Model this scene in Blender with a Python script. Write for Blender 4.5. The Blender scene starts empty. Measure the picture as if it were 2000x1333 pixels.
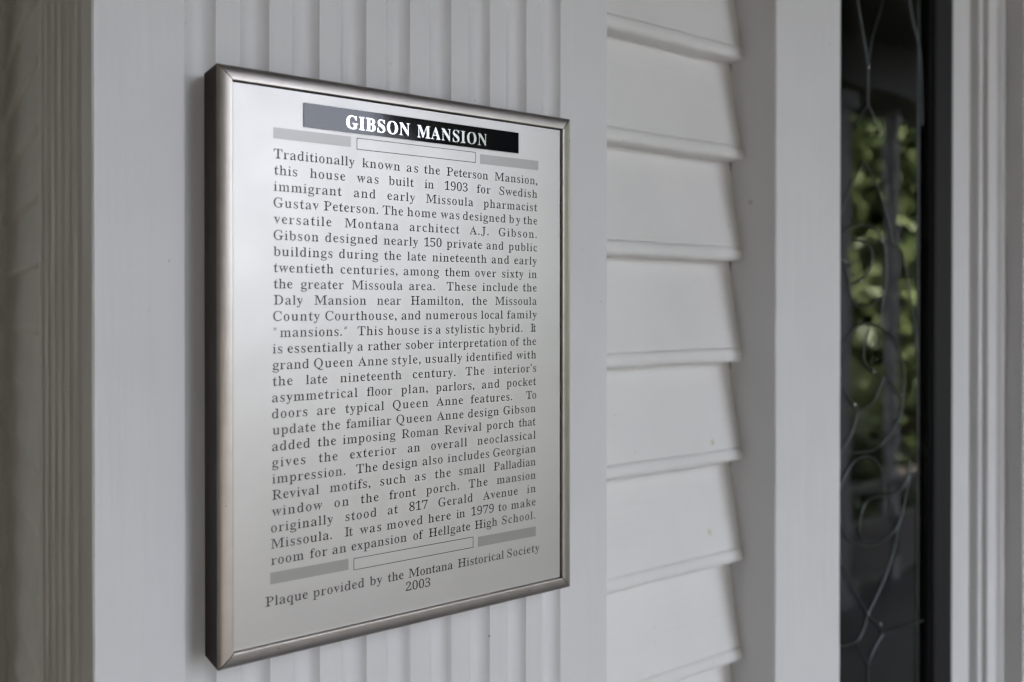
import bpy, math, random
import numpy as np
from mathutils import Vector, Matrix
from mathutils.geometry import delaunay_2d_cdt
D = bpy.data
SC = bpy.context.scene
COL = SC.collection
R = math.radians

# ---------------------------------------------------------------- camera
cam_d = D.cameras.new('camera'); cam = D.objects.new('camera', cam_d); COL.objects.link(cam)
cam_d.sensor_width = 36; cam_d.sensor_fit = 'HORIZONTAL'; cam_d.lens = 30.377
cam_d.shift_y = -0.03057
cam_d.clip_start = 0.02; cam_d.clip_end = 400
cam.location = (0, -0.6, 1.5)
cam.rotation_euler = (R(90 - 0.247), 0, R(-35.124))
cam_d.dof.use_dof = True; cam_d.dof.focus_distance = 0.665; cam_d.dof.aperture_fstop = 4.0
SC.camera = cam

# ---------------------------------------------------------------- sky, sun, exposure
SUN_EL, SUN_AZ = 48, -30
w = D.worlds.new('World'); SC.world = w; w.use_nodes = True
nt = w.node_tree; nt.nodes.clear()
sky = nt.nodes.new('ShaderNodeTexSky'); sky.sky_type = 'NISHITA'; sky.sun_disc = False
sky.sun_elevation = R(SUN_EL); sky.sun_rotation = R(SUN_AZ); sky.dust_density = 3.0; sky.air_density = 1.0
tc = nt.nodes.new('ShaderNodeTexCoord')
cn = nt.nodes.new('ShaderNodeTexNoise'); cn.inputs['Scale'].default_value = 3.5; cn.inputs['Detail'].default_value = 6
nt.links.new(tc.outputs['Generated'], cn.inputs['Vector'])
cr = nt.nodes.new('ShaderNodeMapRange')
cr.inputs['From Min'].default_value = .3; cr.inputs['From Max'].default_value = .6
cr.inputs['To Min'].default_value = .68; cr.inputs['To Max'].default_value = .95
nt.links.new(cn.outputs['Fac'], cr.inputs['Value'])
mx = nt.nodes.new('ShaderNodeMixRGB'); mx.inputs['Color2'].default_value = (6.85, 7.05, 7.95, 1)
nt.links.new(cr.outputs['Result'], mx.inputs['Fac']); nt.links.new(sky.outputs['Color'], mx.inputs['Color1'])
bg = nt.nodes.new('ShaderNodeBackground'); bg.inputs['Strength'].default_value = 0.12
nt.links.new(mx.outputs['Color'], bg.inputs['Color'])
wo = nt.nodes.new('ShaderNodeOutputWorld'); nt.links.new(bg.outputs['Background'], wo.inputs['Surface'])

sd = D.lights.new('sun', 'SUN'); sd.energy = 4.5; sd.angle = R(3); sd.color = (1, .96, .9)
sun = D.objects.new('sun', sd); COL.objects.link(sun)
sv = Vector((math.sin(R(SUN_AZ)) * math.cos(R(SUN_EL)), math.cos(R(SUN_AZ)) * math.cos(R(SUN_EL)), math.sin(R(SUN_EL))))
sun.rotation_euler = sv.to_track_quat('Z', 'Y').to_euler(); sun.location = (0, 20, 30)

vs = SC.view_settings
vs.view_transform = 'Standard'; vs.look = 'None'; vs.gamma = 1; vs.use_curve_mapping = False
vs.exposure = 3.47
SC.render.engine = 'CYCLES'
SC.cycles.use_denoising = True
SC.cycles.max_bounces = 10; SC.cycles.diffuse_bounces = 5; SC.cycles.glossy_bounces = 5
SC.cycles.sample_clamp_indirect = 12

# ---------------------------------------------------------------- materials
def mat(name, col, rough=.5, metal=0., spec=.5, var=.0, vscale=8, bumps=(), stretch=None, specks=None, rvar=0., transmission=0., ior=1.5):
    m = D.materials.new(name); m.use_nodes = True
    t = m.node_tree; n = t.nodes; L = t.links
    p = n['Principled BSDF']
    p.inputs['Base Color'].default_value = (*col, 1); p.inputs['Roughness'].default_value = rough
    p.inputs['Metallic'].default_value = metal; p.inputs['Specular IOR Level'].default_value = spec
    p.inputs['IOR'].default_value = ior
    if transmission: p.inputs['Transmission Weight'].default_value = transmission
    c = n.new('ShaderNodeTexCoord'); vec = c.outputs['Object']
    if stretch:
        mp = n.new('ShaderNodeMapping'); mp.inputs['Scale'].default_value = stretch
        L.new(vec, mp.inputs['Vector']); svec = mp.outputs['Vector']
    else: svec = vec
    colsock = None
    if var:
        a = n.new('ShaderNodeTexNoise'); a.inputs['Scale'].default_value = vscale; a.inputs['Detail'].default_value = 5
        L.new(vec, a.inputs['Vector'])
        mr = n.new('ShaderNodeMapRange'); mr.inputs['From Min'].default_value = .3; mr.inputs['From Max'].default_value = .7
        mr.inputs['To Min'].default_value = 1 - var; mr.inputs['To Max'].default_value = 1 + var
        L.new(a.outputs['Fac'], mr.inputs['Value'])
        mu = n.new('ShaderNodeVectorMath'); mu.operation = 'SCALE'; mu.inputs[0].default_value = col
        L.new(mr.outputs['Result'], mu.inputs['Scale']); colsock = mu.outputs['Vector']
    if specks:
        for (sc, rad, scol, thr) in specks:
            v = n.new('ShaderNodeTexVoronoi'); v.inputs['Scale'].default_value = sc; v.inputs['Randomness'].default_value = 1
            nz = n.new('ShaderNodeTexNoise'); nz.inputs['Scale'].default_value = sc * 9
            L.new(vec, nz.inputs['Vector'])
            ad = n.new('ShaderNodeMath'); ad.operation = 'MULTIPLY_ADD'; ad.inputs[1].default_value = rad * 1.2
            L.new(vec, v.inputs['Vector']); L.new(nz.outputs['Fac'], ad.inputs[0]); L.new(v.outputs['Distance'], ad.inputs[2])
            k = n.new('ShaderNodeMapRange'); k.inputs['From Min'].default_value = rad * 1.5; k.inputs['From Max'].default_value = rad * .9
            k.inputs['To Min'].default_value = 0; k.inputs['To Max'].default_value = .8
            L.new(ad.outputs['Value'], k.inputs['Value'])
            sx = n.new('ShaderNodeSeparateXYZ'); L.new(v.outputs['Color'], sx.inputs['Vector'])
            gt = n.new('ShaderNodeMath'); gt.operation = 'GREATER_THAN'; gt.inputs[1].default_value = thr
            L.new(sx.outputs['X'], gt.inputs[0])
            mm = n.new('ShaderNodeMath'); mm.operation = 'MULTIPLY'
            L.new(gt.outputs['Value'], mm.inputs[0]); L.new(k.outputs['Result'], mm.inputs[1])
            mi = n.new('ShaderNodeMixRGB'); mi.inputs['Color2'].default_value = (*scol, 1); mi.inputs['Color1'].default_value = (*col, 1)
            if colsock: L.new(colsock, mi.inputs['Color1'])
            L.new(mm.outputs['Value'], mi.inputs['Fac']); colsock = mi.outputs['Color']
    if colsock: L.new(colsock, p.inputs['Base Color'])
    if rvar:
        a = n.new('ShaderNodeTexNoise'); a.inputs['Scale'].default_value = 30; a.inputs['Detail'].default_value = 4
        L.new(svec, a.inputs['Vector'])
        mr = n.new('ShaderNodeMapRange'); mr.inputs['To Min'].default_value = rough - rvar; mr.inputs['To Max'].default_value = rough + rvar
        L.new(a.outputs['Fac'], mr.inputs['Value']); L.new(mr.outputs['Result'], p.inputs['Roughness'])
    prev = None
    for (sc, dist, st) in bumps:
        a = n.new('ShaderNodeTexNoise'); a.inputs['Scale'].default_value = sc; a.inputs['Detail'].default_value = 3
        if st:
            mp = n.new('ShaderNodeMapping'); mp.inputs['Scale'].default_value = st
            L.new(vec, mp.inputs['Vector']); L.new(mp.outputs['Vector'], a.inputs['Vector'])
        else: L.new(vec, a.inputs['Vector'])
        bu = n.new('ShaderNodeBump'); bu.inputs['Distance'].default_value = dist; bu.inputs['Strength'].default_value = 1
        L.new(a.outputs['Fac'], bu.inputs['Height'])
        if prev: L.new(prev.outputs['Normal'], bu.inputs['Normal'])
        prev = bu
    if prev: L.new(prev.outputs['Normal'], p.inputs['Normal'])
    return m

SPK = [(22, .11, (.52, .47, .36), .86), (45, .07, (.28, .25, .2), .92), (90, .10, (.42, .40, .36), .93)]
WB = (.70, .696, .698)
M = {}
M['paint'] = mat('white_paint_vertical', WB, .5, var=.02, vscale=14, specks=SPK, spec=.35,
                 bumps=[(60, .0009, (1, 1, .05)), (9, .0024, (1, 1, .25)), (420, .00007, None)])
M['paint_h'] = mat('white_paint_horizontal', (.75, .742, .725), .5, var=.03, vscale=10, specks=SPK, spec=.35,
                   bumps=[(60, .0008, (.06, 1, 1)), (14, .0018, (.4, 1, 1)), (420, .00007, None)])
M['paint_side'] = mat('white_paint_side', (.74, .745, .67), .95, var=.05, vscale=12, spec=.04,
                      bumps=[(60, .0007, (1, 1, .05))])
M['frame'] = mat('satin_frame_metal', (.46, .425, .39), .42, 1, var=.06, vscale=60, rvar=.05, bumps=[(900, .000015, None)],
                 specks=[(70, .05, (.05, .03, .02), .965)])
M['bronze'] = mat('dark_bronze_edge', (.034, .022, .018), .45, .2, spec=.3, var=.2, vscale=30)
M['plate'] = mat('brushed_plate_metal', (.51, .498, .478), 
                 .45, .80, var=.03, vscale=18, rvar=.035, specks=[(75, .05, (.40, .38, .35), .93), (150, .05, (.42, .41, .38), .94)], bumps=[(1500, .00002, None)])
M['ink'] = mat('dark_ink', (.022, .022, .022), .5, 0, spec=.15)
M['bar'] = mat('grey_block_print', (.33, .325, .31), .45, .78, var=.02, vscale=60)
M['strip'] = mat('black_gloss_strip', (.006, .006, .010), .07, 0, spec=.34, rvar=.05, bumps=[(40, .00004, None)])
M['letter'] = mat('bright_letter_metal', (.72, .72, .71), .2, 1)
M['black'] = mat('black_backing', (.01, .008, .007), .6)
M['sash'] = mat('black_sash_paint', (.012, .012, .015), .5, spec=.3, bumps=[(60, .0006, (1, 1, .05))])
M['glass'] = mat('old_window_glass', (.93, .97, .95), .0, transmission=1, ior=1.52, bumps=[(7, .00014, None), (35, .00003, None)])
M['came'] = mat('lead_came_metal', (.10, .11, .11), .42, 1, var=.15, vscale=60)
M['glint_solder'] = mat('solder_glint_metal', (.5, .54, .52), .22, 1)  # bright metal shared by solder joints and added glint beads
M['room'] = mat('dark_room_shade', (.02, .019, .018), .8)  # near-black colour stands in for the unlit hall
M['floor'] = mat('grey_floor_paint', (.045, .045, .047), .5, var=.1, vscale=3)
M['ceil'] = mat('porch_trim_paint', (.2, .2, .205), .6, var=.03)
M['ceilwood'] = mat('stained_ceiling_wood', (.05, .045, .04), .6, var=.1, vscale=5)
M['brick'] = mat('brown_brick', (.38, .32, .27), .85, var=.25, vscale=12, bumps=[(40, .004, None)])  # tone raised so the added wall bounces fill onto the side boards
M['lawn'] = mat('lawn', (.034, .033, .024), .9, var=.3, vscale=2)
M['path'] = mat('gravel_path', (.2, .17, .155), .9, var=.2, vscale=9)
M['bark'] = mat('tree_bark', (.07, .05, .035), .9, var=.3, vscale=12, bumps=[(14, .03, (1, 1, .2))])
M['roof'] = mat('roof_shingle', (.06, .06, .06), .9, var=.2)

def leafmat(name, c0, c1):
    m = D.materials.new(name); m.use_nodes = True; t = m.node_tree; n = t.nodes; L = t.links
    p = n['Principled BSDF']; p.inputs['Roughness'].default_value = .5
    c = n.new('ShaderNodeTexCoord'); a = n.new('ShaderNodeTexNoise'); a.inputs['Scale'].default_value = 3.2
    L.new(c.outputs['Object'], a.inputs['Vector'])
    r = n.new('ShaderNodeValToRGB'); r.color_ramp.elements[0].position = .35; r.color_ramp.elements[1].position = .65
    r.color_ramp.elements[0].color = (*c0, 1); r.color_ramp.elements[1].color = (*c1, 1)
    L.new(a.outputs['Fac'], r.inputs['Fac']); L.new(r.outputs['Color'], p.inputs['Base Color'])
    tr = n.new('ShaderNodeBsdfTranslucent'); L.new(r.outputs['Color'], tr.inputs['Color']); ms = n.new('ShaderNodeMixShader'); ms.inputs['Fac'].default_value = .35
    L.new(p.outputs['BSDF'], ms.inputs[1]); L.new(tr.outputs['BSDF'], ms.inputs[2]); L.new(ms.outputs['Shader'], n['Material Output'].inputs['Surface'])
    return m
M['leaf'] = leafmat('leaf_green', (.07, .10, .03), (.18, .21, .09))
M['leaf_dark'] = leafmat('leaf_dark', (.02, .032, .01), (.05, .065, .02))
M['leaf_olive'] = leafmat('leaf_olive', (.07, .08, .02), (.17, .17, .05))

# ---------------------------------------------------------------- helpers
def obj(name, verts, faces, m, parent=None, smooth=False, edge_angle=None):
    me = D.meshes.new(name); me.from_pydata([tuple(v) for v in verts], [], faces); me.update()
    if m: me.materials.append(m)
    if smooth:
        me.polygons.foreach_set('use_smooth', [True] * len(me.polygons))
        if edge_angle: me.set_sharp_from_angle(angle=R(edge_angle))
    o = D.objects.new(name, me); COL.objects.link(o)
    if parent: o.parent = parent
    return o
def thing(name, label, cat, group=None, loc=(0, 0, 0)):
    o = D.objects.new(name, None); COL.objects.link(o); o.location = loc; o.empty_display_size = .05
    o['label'] = label; o['category'] = cat
    if group: o['group'] = group
    return o
def tag(o, label, cat, group=None):
    o['label'] = label; o['category'] = cat
    if group: o['group'] = group
    return o
def struct(o): o['kind'] = 'structure'; return o
def boxv(x0, x1, y0, y1, z0, z1, bev=0.):
    if bev <= 0:
        v = [(x, y, z) for z in (z0, z1) for y in (y0, y1) for x in (x0, x1)]
        f = [(0, 2, 3, 1), (4, 5, 7, 6), (0, 1, 5, 4), (2, 6, 7, 3), (0, 4, 6, 2), (1, 3, 7, 5)]
        return v, f
    # bevel on the vertical edges (octagonal plan)
    b = bev
    pl = [(x0 + b, y0), (x1 - b, y0), (x1, y0 + b), (x1, y1 - b), (x1 - b, y1), (x0 + b, y1), (x0, y1 - b), (x0, y0 + b)]
    v = [(x, y, z0) for x, y in pl] + [(x, y, z1) for x, y in pl]
    f = [tuple(range(7, -1, -1)), tuple(range(8, 16))] + [(i, (i + 1) % 8, 8 + (i + 1) % 8, 8 + i) for i in range(8)]
    return v, f
def box(name, x0, x1, y0, y1, z0, z1, m, parent=None, bev=0.):
    v, f = boxv(x0, x1, y0, y1, z0, z1, bev); return obj(name, v, f, m, parent)
def extrude_plan(name, pts, z0, z1, m, parent=None, smooth=True, nz=1, jitter=0., seed=1, ang=35):
    """closed plan outline (x,y) counter-clockwise seen from above, extruded up"""
    rnd = random.Random(seed); n = len(pts); v = []; f = []
    for k in range(nz + 1):
        z = z0 + (z1 - z0) * k / nz
        for (x, y) in pts: v.append((x + rnd.uniform(-jitter, jitter), y + rnd.uniform(-jitter, jitter), z))
    for k in range(nz):
        for i in range(n):
            a = k * n + i; b = k * n + (i + 1) % n
            f.append((a, b, b + n, a + n))
    return obj(name, v, f, m, parent, smooth, ang)

ZB, ZT = 0.0, 2.86

# ================================================================ SETTING
def sheet(name, x0, x1, y0, y1, z, m):
    return struct(obj(name, [(x0, y0, z), (x1, y0, z), (x1, y1, z), (x0, y1, z)], [(0, 1, 2, 3)], m))
sheet('lawn', -150, 150, -150, 150, -.5, M['lawn'])
sheet('garden_path', -20, 40, -6.6, -4.9, -.495, M['path'])
struct(box('porch_floor', -1.7, 5.4, -2.12, .075, -.2, 0, M['floor']))
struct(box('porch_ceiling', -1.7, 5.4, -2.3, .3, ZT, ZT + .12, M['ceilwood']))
struct(box('side_sky_blocker', -1.7, .29, .301, 6.5, ZT, ZT + .12, M['ceilwood']))  # unseen cover added to keep sky light off the side wall

# ================================================================ CORNER PILASTER (fluted)
XC, XR = .0975, .5297
FL0, FP, FW, FD = .1538, .0375, .0207, .0056
def flute_line(a0, a1, starts, wdt, dep):
    """points (along, depth) with concave flutes"""
    pts = [(a0, 0)]
    for s in starts:
        pts.append((s - .0006, 0)); 
        for k in range(11):
            t = k / 10; pts.append((s + wdt * t, dep * (1 - abs(2 * t - 1) ** 2.3)))
        pts.append((s + wdt + .0006, 0))
    pts.append((a1, 0)); return pts
pil = thing('corner_pilaster', 'white painted fluted corner pilaster that carries the metal plaque', 'pilaster')
fl = flute_line(XC + .0015, XR - .0012, [FL0 + FP * k for k in range(9)], FW, FD)
plan = [(a, d) for a, d in fl] + [(XR, .0012), (XR, .07), (XC + .03, .07), (XC + .03, .0012), (XC + .0004, .0007)]
plan[0] = (XC + .0010, 0)
extrude_plan('front_board', plan, ZB, ZT, M['paint'], pil, nz=60, jitter=.00012, seed=3)
sl = flute_line(.0010, .262, [.036 + FP * k for k in range(6)], FW, .0014)
plan = [(XC + .0295, .0016), (XC + .0295, .268), (XC, .268)] + [(XC + d, a) for a, d in reversed(sl)]
extrude_plan('side_board', plan, ZB, ZT, M['paint_side'], pil, nz=60, jitter=.00012, seed=4)

# ================================================================ CLAPBOARDS
PITCH = .1124
def clap_profile():
    # (depth, height above lap bottom), top to bottom, front skin then back
    return [(.0645, PITCH + .004), (.0548, .060), (.0466, .0172), (.0463, .0163), (.0480, .0156), (.0462, .0149),
            (.0446, .0128), (.0436, .0096), (.0433, .0062), (.0437, .0034), (.0450, .0015), (.0476, .0004), (.0660, .0000)]
def clapboard(name, parent, a0, a1, z0, frame, m, seed, off=0.):
    """frame(along, depth, z) -> xyz ; shared by the front wall and the side wall"""
    rnd = random.Random(seed); P = clap_profile(); n = 22; v = []; f = []
    ph = rnd.uniform(0, 9); tilt = rnd.uniform(-.0006, .0006); dd = rnd.uniform(-.0006, .0006)
    for i in range(n + 1):
        a = a0 + (a1 - a0) * i / n
        for j, (d, h) in enumerate(P):
            low = max(0, 1 - h / .02)
            wob = .0005 * math.sin(a * 37 + ph) + .0003 * math.sin(a * 113 + ph * 2)
            dz = low * (wob + rnd.uniform(-.00045, .00045) * (1 if h < .004 else .25)) + tilt * (i / n) * (1 if j else 0)
            if j == 0: dz = 0
            v.append(frame(a, d + off + dd * (1 if 0 < j < 12 else 0) + low * rnd.uniform(-.0002, .0002), z0 + h + dz))
    k = len(P)
    for i in range(n):
        for j in range(k - 1):
            a = i * k + j; f.append((a, a + 1, a + 1 + k, a + k))
    # end caps
    f.append(tuple(range(k - 1, -1, -1))); f.append(tuple(n * k + j for j in range(k)))
    return obj(name, v, f, m, parent, True, 40)

wallf = thing('clapboard_wall', 'white beaded clapboard wall between the fluted pilaster and the window casing', 'wall')
box('wall_core', .13, .93, .068, .2, 0, ZT, M['black'], wallf)
zbase = 1.2130 - PITCH * 10
for k in range(24):
    z = zbase + PITCH * k
    if z + .05 > ZT: break
    clapboard('clapboard', wallf, .5303, .7703, z, lambda a, d, zz: (a, d, zz), M['paint_h'], 50 + k)
walls = thing('clapboard_wall', 'shaded white clapboard side wall behind the pilaster corner, seen end on', 'wall')
box('wall_core', .262, .34, .21, 6, 0, ZT, M['black'], walls)
zbase = 1.4524 - PITCH * 12
for k in range(24):
    z = zbase + PITCH * k
    if z + .05 > ZT: break
    clapboard('clapboard', walls, .27, 1.575, z, lambda a, d, zz: (.176 + (d - .043) * .45, a, zz), M['paint_side'], 150 + k)
sc_ = thing('side_casing', 'shaded white board closing the far end of the side wall clapboards', 'casing')
box('board', XC, .24, 1.58, 1.62, 0, ZT, M['paint_side'], sc_, .002)
box('board_edge', XC - .006, XC + .02, 1.6225, 1.75, 0, ZT, M['paint_side'], sc_, .002)

# ================================================================ SIDELIGHT WINDOW
XG0, XG1 = .7706, .8880
cas = thing('window_casing', 'flat white vertical casing board left of the leaded glass sidelight', 'casing')
extrude_plan('board', [(XG0 + .0012, 0), (XG1 - .0012, 0), (XG1, .0012), (XG1, .062), (XG0, .062), (XG0, .0012)], ZB, 2.36, M['paint'], cas, nz=50, jitter=.0002, seed=9)
side = thing('leaded_sidelight', 'tall leaded glass sidelight window in a black sash reflecting the garden', 'window')
XM = 1.2358
ZS0, ZS1 = .55, 2.25
box('sash_stile', XG1 + .001, .945, .052, .082, ZS0, ZS1, M['sash'], side, .002)
box('sash_stile', 1.187, XM - .001, .052, .082, ZS0, ZS1, M['sash'], side, .002)
box('jamb_blackout', 1.2000, 1.2350, .083, .198, ZS0, ZS1, M['black'], side)  # black box added to keep the view through the glass dark
box('sash_rail', .9455, 1.1865, .054, .082, ZS0, ZS0 + .07, M['sash'], side)
box('sash_rail', .9455, 1.1865, .054, .082, ZS1 - .07, ZS1, M['sash'], side)
box('glazing_bead', 1.1835, 1.1865, .058, .064, ZS0 + .07, ZS1 - .07, M['sash'], side)
box('pane', .9455, 1.1866, .0645, .0685, ZS0 + .0702, ZS1 - .0702, M['glass'], side)
def tube(name, pts, r, m, parent, n=6, flat=.8):
    # Catmull-Rom smoothed tube in the x-z plane at depth y
    P = [Vector(p) for p in pts]; Q = []
    for i in range(len(P) - 1):
        p0 = P[max(0, i - 1)]; p1 = P[i]; p2 = P[i + 1]; p3 = P[min(len(P) - 1, i + 2)]
        for k in range(5):
            t = k / 5
            Q.append(.5 * ((2 * p1) + (p2 - p0) * t + (2 * p0 - 5 * p1 + 4 * p2 - p3) * t * t + (3 * p1 - p0 - 3 * p2 + p3) * t ** 3))
    Q.append(P[-1]); v = []; f = []
    for i, q in enumerate(Q):
        t = (Q[min(i + 1, len(Q) - 1)] - Q[max(i - 1, 0)]).normalized(); s = Vector((t.z, 0, -t.x))
        for k in range(n):
            a = 2 * math.pi * k / n; v.append(q + s * (r * math.cos(a)) + Vector((0, 1, 0)) * (r * flat * math.sin(a)))
    for i in range(len(Q) - 1):
        for k in range(n):
            a = i * n + k; b = i * n + (k + 1) % n; f.append((a, b, b + n, a + n))
    f.append(tuple(range(n - 1, -1, -1))); f.append(tuple((len(Q) - 1) * n + k for k in range(n)))
    return obj(name, v, f, m, parent, True, 60)
CAMES = """10130 19111,10326 18481,10408 18159,10409 17653
10409 17653,10260 17520,10123 17349
10409 17653,10515 17552,10610 17387
10795 19251,10700 18958,10512 18582,10408 18159
11354 19369,11484 18970,11641 18642,11696 18221,11725 17542
10330 16904,10588 16656,10768 16396,10928 16096,11002 15856
10330 16904,10080 16614,9881 16302,9772 16131
11002 15856,11253 15712,11381 15270,11525 14879,11605 14341
9772 15890,9993 16012,10333 16064,10590 16009,10770 15867,10844 15608,10845 15332,10761 15056,10714 14712
10162 15854,10391 15831,10520 15700,10486 15530,10358 15391,10163 15307,10028 15279
9730 15640,9905 15547,9994 15351,10051 15120,10221 14987,10452 15001,10712 15124
9776 14399,9941 14558,10165 14720,10453 14770,10714 14712
10714 14712,10994 14604,11181 14390,11284 14069,11272 13717
10453 14682,10349 14515,10327 14314,10420 14209,10573 14115,10788 14036,11272 13717
10788 14036,10669 13857,10515 13709,10225 13614,10135 13454,10000 13266,9780 13089
9734 14106,9865 13935,10021 13794,10225 13614
11272 13717,11185 13476,10961 13284,10719 13133,10458 13075,10091 13091
9781 12630,9946 12841,10170 12996,10458 13001,10672 12876,10780 12679,10805 12503
11428 12853,11391 12644,11213 12467,10940 12417,10578 12449,10367 12389,10264 12234,10241 12036,10345 11885
9782 12335,9892 12088,10117 11908,10521 11803,10880 11856,11152 12004,11290 12267,11429 12640
11152 12004,11041 11671,10845 11356,10606 11091,10430 10922
10430 10922,10314 10710,10143 10607,9787 10634
9762 11781,10062 11364,10430 10922,10607 10763,10799 10584
10799 10584,11195 10561,11791 10556
10799 10584,10584 10426,10455 10238,10456 9931
10143 10607,10304 10422,10455 10238"""
for ln in CAMES.split('\n'):
    pts = []
    for p in ln.split(','):
        a, b = p.split(); pts.append((max(int(a) / 1e4, .947), .0632, int(b) / 1e4))
    tube('came', pts, .0011, M['came'], side)
tube('came', [(1.163, .0634, .63), (1.1635, .0634, 1.2), (1.163, .0634, 2.17)], .0011, M['came'], side)
for (x, z, rot, ln) in [(.9883, 1.5566, -.6, 2.2), (1.0725, 1.5870, -1.1, 2.6), (1.0254, 1.5329, .5, 2.2), (1.0537, 1.4123, -.6, 2.2),
                        (1.0700, 1.0730, -1.0, 2.4), (1.0408, 1.8159, 1.5, 2.4), (1.0430, 1.0922, 0, 1.3), (1.1225, 1.378, 0, 1.3),
                        (1.0105, 1.372, .8, 1.6)]:
    v = []; f = []; nu, nv = 10, 6; c_, s_ = math.cos(rot), math.sin(rot)
    for j in range(nv + 1):
        th = math.pi * j / nv
        for i in range(nu):
            ph = 2 * math.pi * i / nu
            a = .0018 * ln * math.cos(th); b = .0014 * math.sin(th) * math.cos(ph); c = .0018 * math.sin(th) * math.sin(ph)
            v.append((x + a * c_ - b * s_, .0622 + c, z + a * s_ + b * c_))
    for j in range(nv):
        for i in range(nu):
            a = j * nu + i; b = j * nu + (i + 1) % nu; f.append((a, b, b + nu, a + nu))
    obj('solder_glint', v, f, M['glint_solder'], side, True)  # solder joints at crossings, plus beads added to imitate glints in the glass
# dark hall behind the glass
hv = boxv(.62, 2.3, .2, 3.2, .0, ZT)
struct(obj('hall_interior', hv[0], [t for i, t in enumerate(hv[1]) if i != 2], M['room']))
ww = thing('sidelight_surround', 'white wall panels above and below the leaded sidelight', 'wall')
box('lower_panel', XG1 + .001, XM - .001, .03, .2, 0, ZS0 - .002, M['paint'], ww)
box('upper_panel', XG1 + .001, XM - .001, .03, .2, ZS1 + .002, ZT, M['paint'], ww)

# ---------------------------------------------------------------- moulded casing on the right
mc = thing('moulded_door_casing', 'white stepped and beaded door casing right of the black window sash', 'casing')
def strip(name, pts, seed):
    ys = .12; plan = pts + [(pts[-1][0], ys), (pts[0][0], ys)]
    return extrude_plan(name, plan, ZB, 2.42, M['paint'], mc, nz=40, jitter=.00015, seed=seed)
strip('flat_strip', [(XM, .0555), (1.2395, .0548), (1.247, .0532), (1.258, .0522), (1.2810, .0518), (1.2831, .0522)], 21)
strip('stepped_strip', [(1.2833, .0430), (1.2840, .0405), (1.2862, .0400), (1.2938, .0400), (1.2951, .0405)], 22)
strip('bead_strip', [(1.2953, .0345), (1.2962, .0330), (1.3180, .0326), (1.3215, .0336), (1.3240, .0356), (1.3268, .0362), (1.3285, .0345),
                     (1.3292, .0325), (1.3305, .0300), (1.3330, .0283), (1.3365, .0280), (1.3392, .0292), (1.3402, .0312)], 23)
strip('outer_board', [(1.3404, .0050), (1.3416, .0035), (1.4290, .0030), (1.4302, .0042)], 24)
wr = thing('door_side_wall', 'white wall with front door beyond the moulded casing', 'wall')
box('wall_core', 1.2365, 5.4, .122, .2, 0, ZT, M['paint'], wr)
dr = thing('front_door', 'white panelled front door right of the moulded casing', 'door')
box('door_slab', 1.432, 2.34, .05, .095, .01, 2.1, M['paint'], dr)
for (a, b) in ((.2, .95), (1.1, 1.95)):
    for (c, d) in ((1.54, 1.84), (1.93, 2.23)): box('panel', c, d, .04, .0495, a, b, M['paint'], dr, .004)

# ================================================================ THE PLAQUE
X0, X1, Z0, Z1 = .1665, .4616, 1.2618, 1.6581
pq = thing('metal_plaque', 'framed silver metal plaque engraved GIBSON MANSION mounted on the fluted pilaster', 'plaque', loc=((X0 + X1) / 2, 0, (Z0 + Z1) / 2))
def padd(o):
    o.parent = pq; o.location = -pq.location; return o
W_ = .0098
PROF = [(.0002, .0004), (.0, .0291), (.0004, .0297), (.0012, .0303), (.0024, .0309), (.0040, .0314), (.0060, .0317), (.0080, .0319),
        (.0094, .0319), (.0097, .0318), (.0098, .0316), (.0098, .0286), (.0094, .0004)]
def rail(ax, bx, inward, name='frame_rail'):
    """ax,bx outer corners (x,z); inward unit vector (x,z) ; mitred ends"""
    ax = Vector(ax); bx = Vector(bx); t = (bx - ax).normalized(); i_ = Vector(inward); g = .0004
    v = []; f = []; n = 2; k = len(PROF)
    for e, (p, s) in enumerate(((ax, 1), (bx, -1))):
        for (u, d) in PROF:
            q = p + i_ * u + t * (s * (u + g)); v.append((q.x, -d, q.y))
    for j in range(k - 1): f.append((j, j + 1, k + j + 1, k + j))
    f.append(tuple(range(k))); f.append(tuple(range(2 * k - 1, k - 1, -1)))
    o = padd(obj(name, v, f, M['frame'], None, True, 50)); o.data.materials.append(M['bronze'])
    o.data.polygons[0].material_index = 1; o.data.polygons[k - 2].material_index = 1
    return o
rail((X0, Z1), (X1, Z1), (0, -1)); rail((X1, Z1), (X1, Z0), (-1, 0)); rail((X1, Z0), (X0, Z0), (0, 1)); rail((X0, Z0), (X0, Z1), (1, 0))
padd(box('backing', X0 + .0012, X1 - .0012, -.0262, -.0008, Z0 + .0012, Z1 - .0012, M['black']))
for (x, z, a, b) in ((.4143, 1.2675, .0042, .00045), (.3975, 1.2672, .0007, .0006), (.1712, 1.369, .0006, .0011), (.4582, 1.6385, .0005, .0016), (.206, 1.2682, .0012, .0006)):
    padd(obj('wear_mark', [(x, -.03198, z), (x + a, -.03198, z + b * .3), (x + a * .9, -.03198, z + b), (x + a * .2, -.03198, z + b * .8)], [(0, 1, 2, 3)], M['black']))
YP = -.0290
padd(box('plate', X0 + W_ + .0003, X1 - W_ - .0009, YP, -.0265, Z0 + W_ + .0004, Z1 - W_ - .0009, M['plate']))
def quad(name, x0, x1, z0, z1, y, m): return padd(obj(name, [(x0, y, z0), (x1, y, z0), (x1, y, z1), (x0, y, z1)], [(0, 1, 2, 3)], m))
YI = YP - .00012
for (a, b, c, d) in ((.2043, .2611, 1.6134, 1.6209), (.3708, .4281, 1.6119, 1.6196), (.2018, .2589, 1.3117, 1.3197), (.3688, .4256, 1.3104, 1.3183)):
    quad('block_bar', a, b, c, d, YI, M['bar'])
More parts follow.
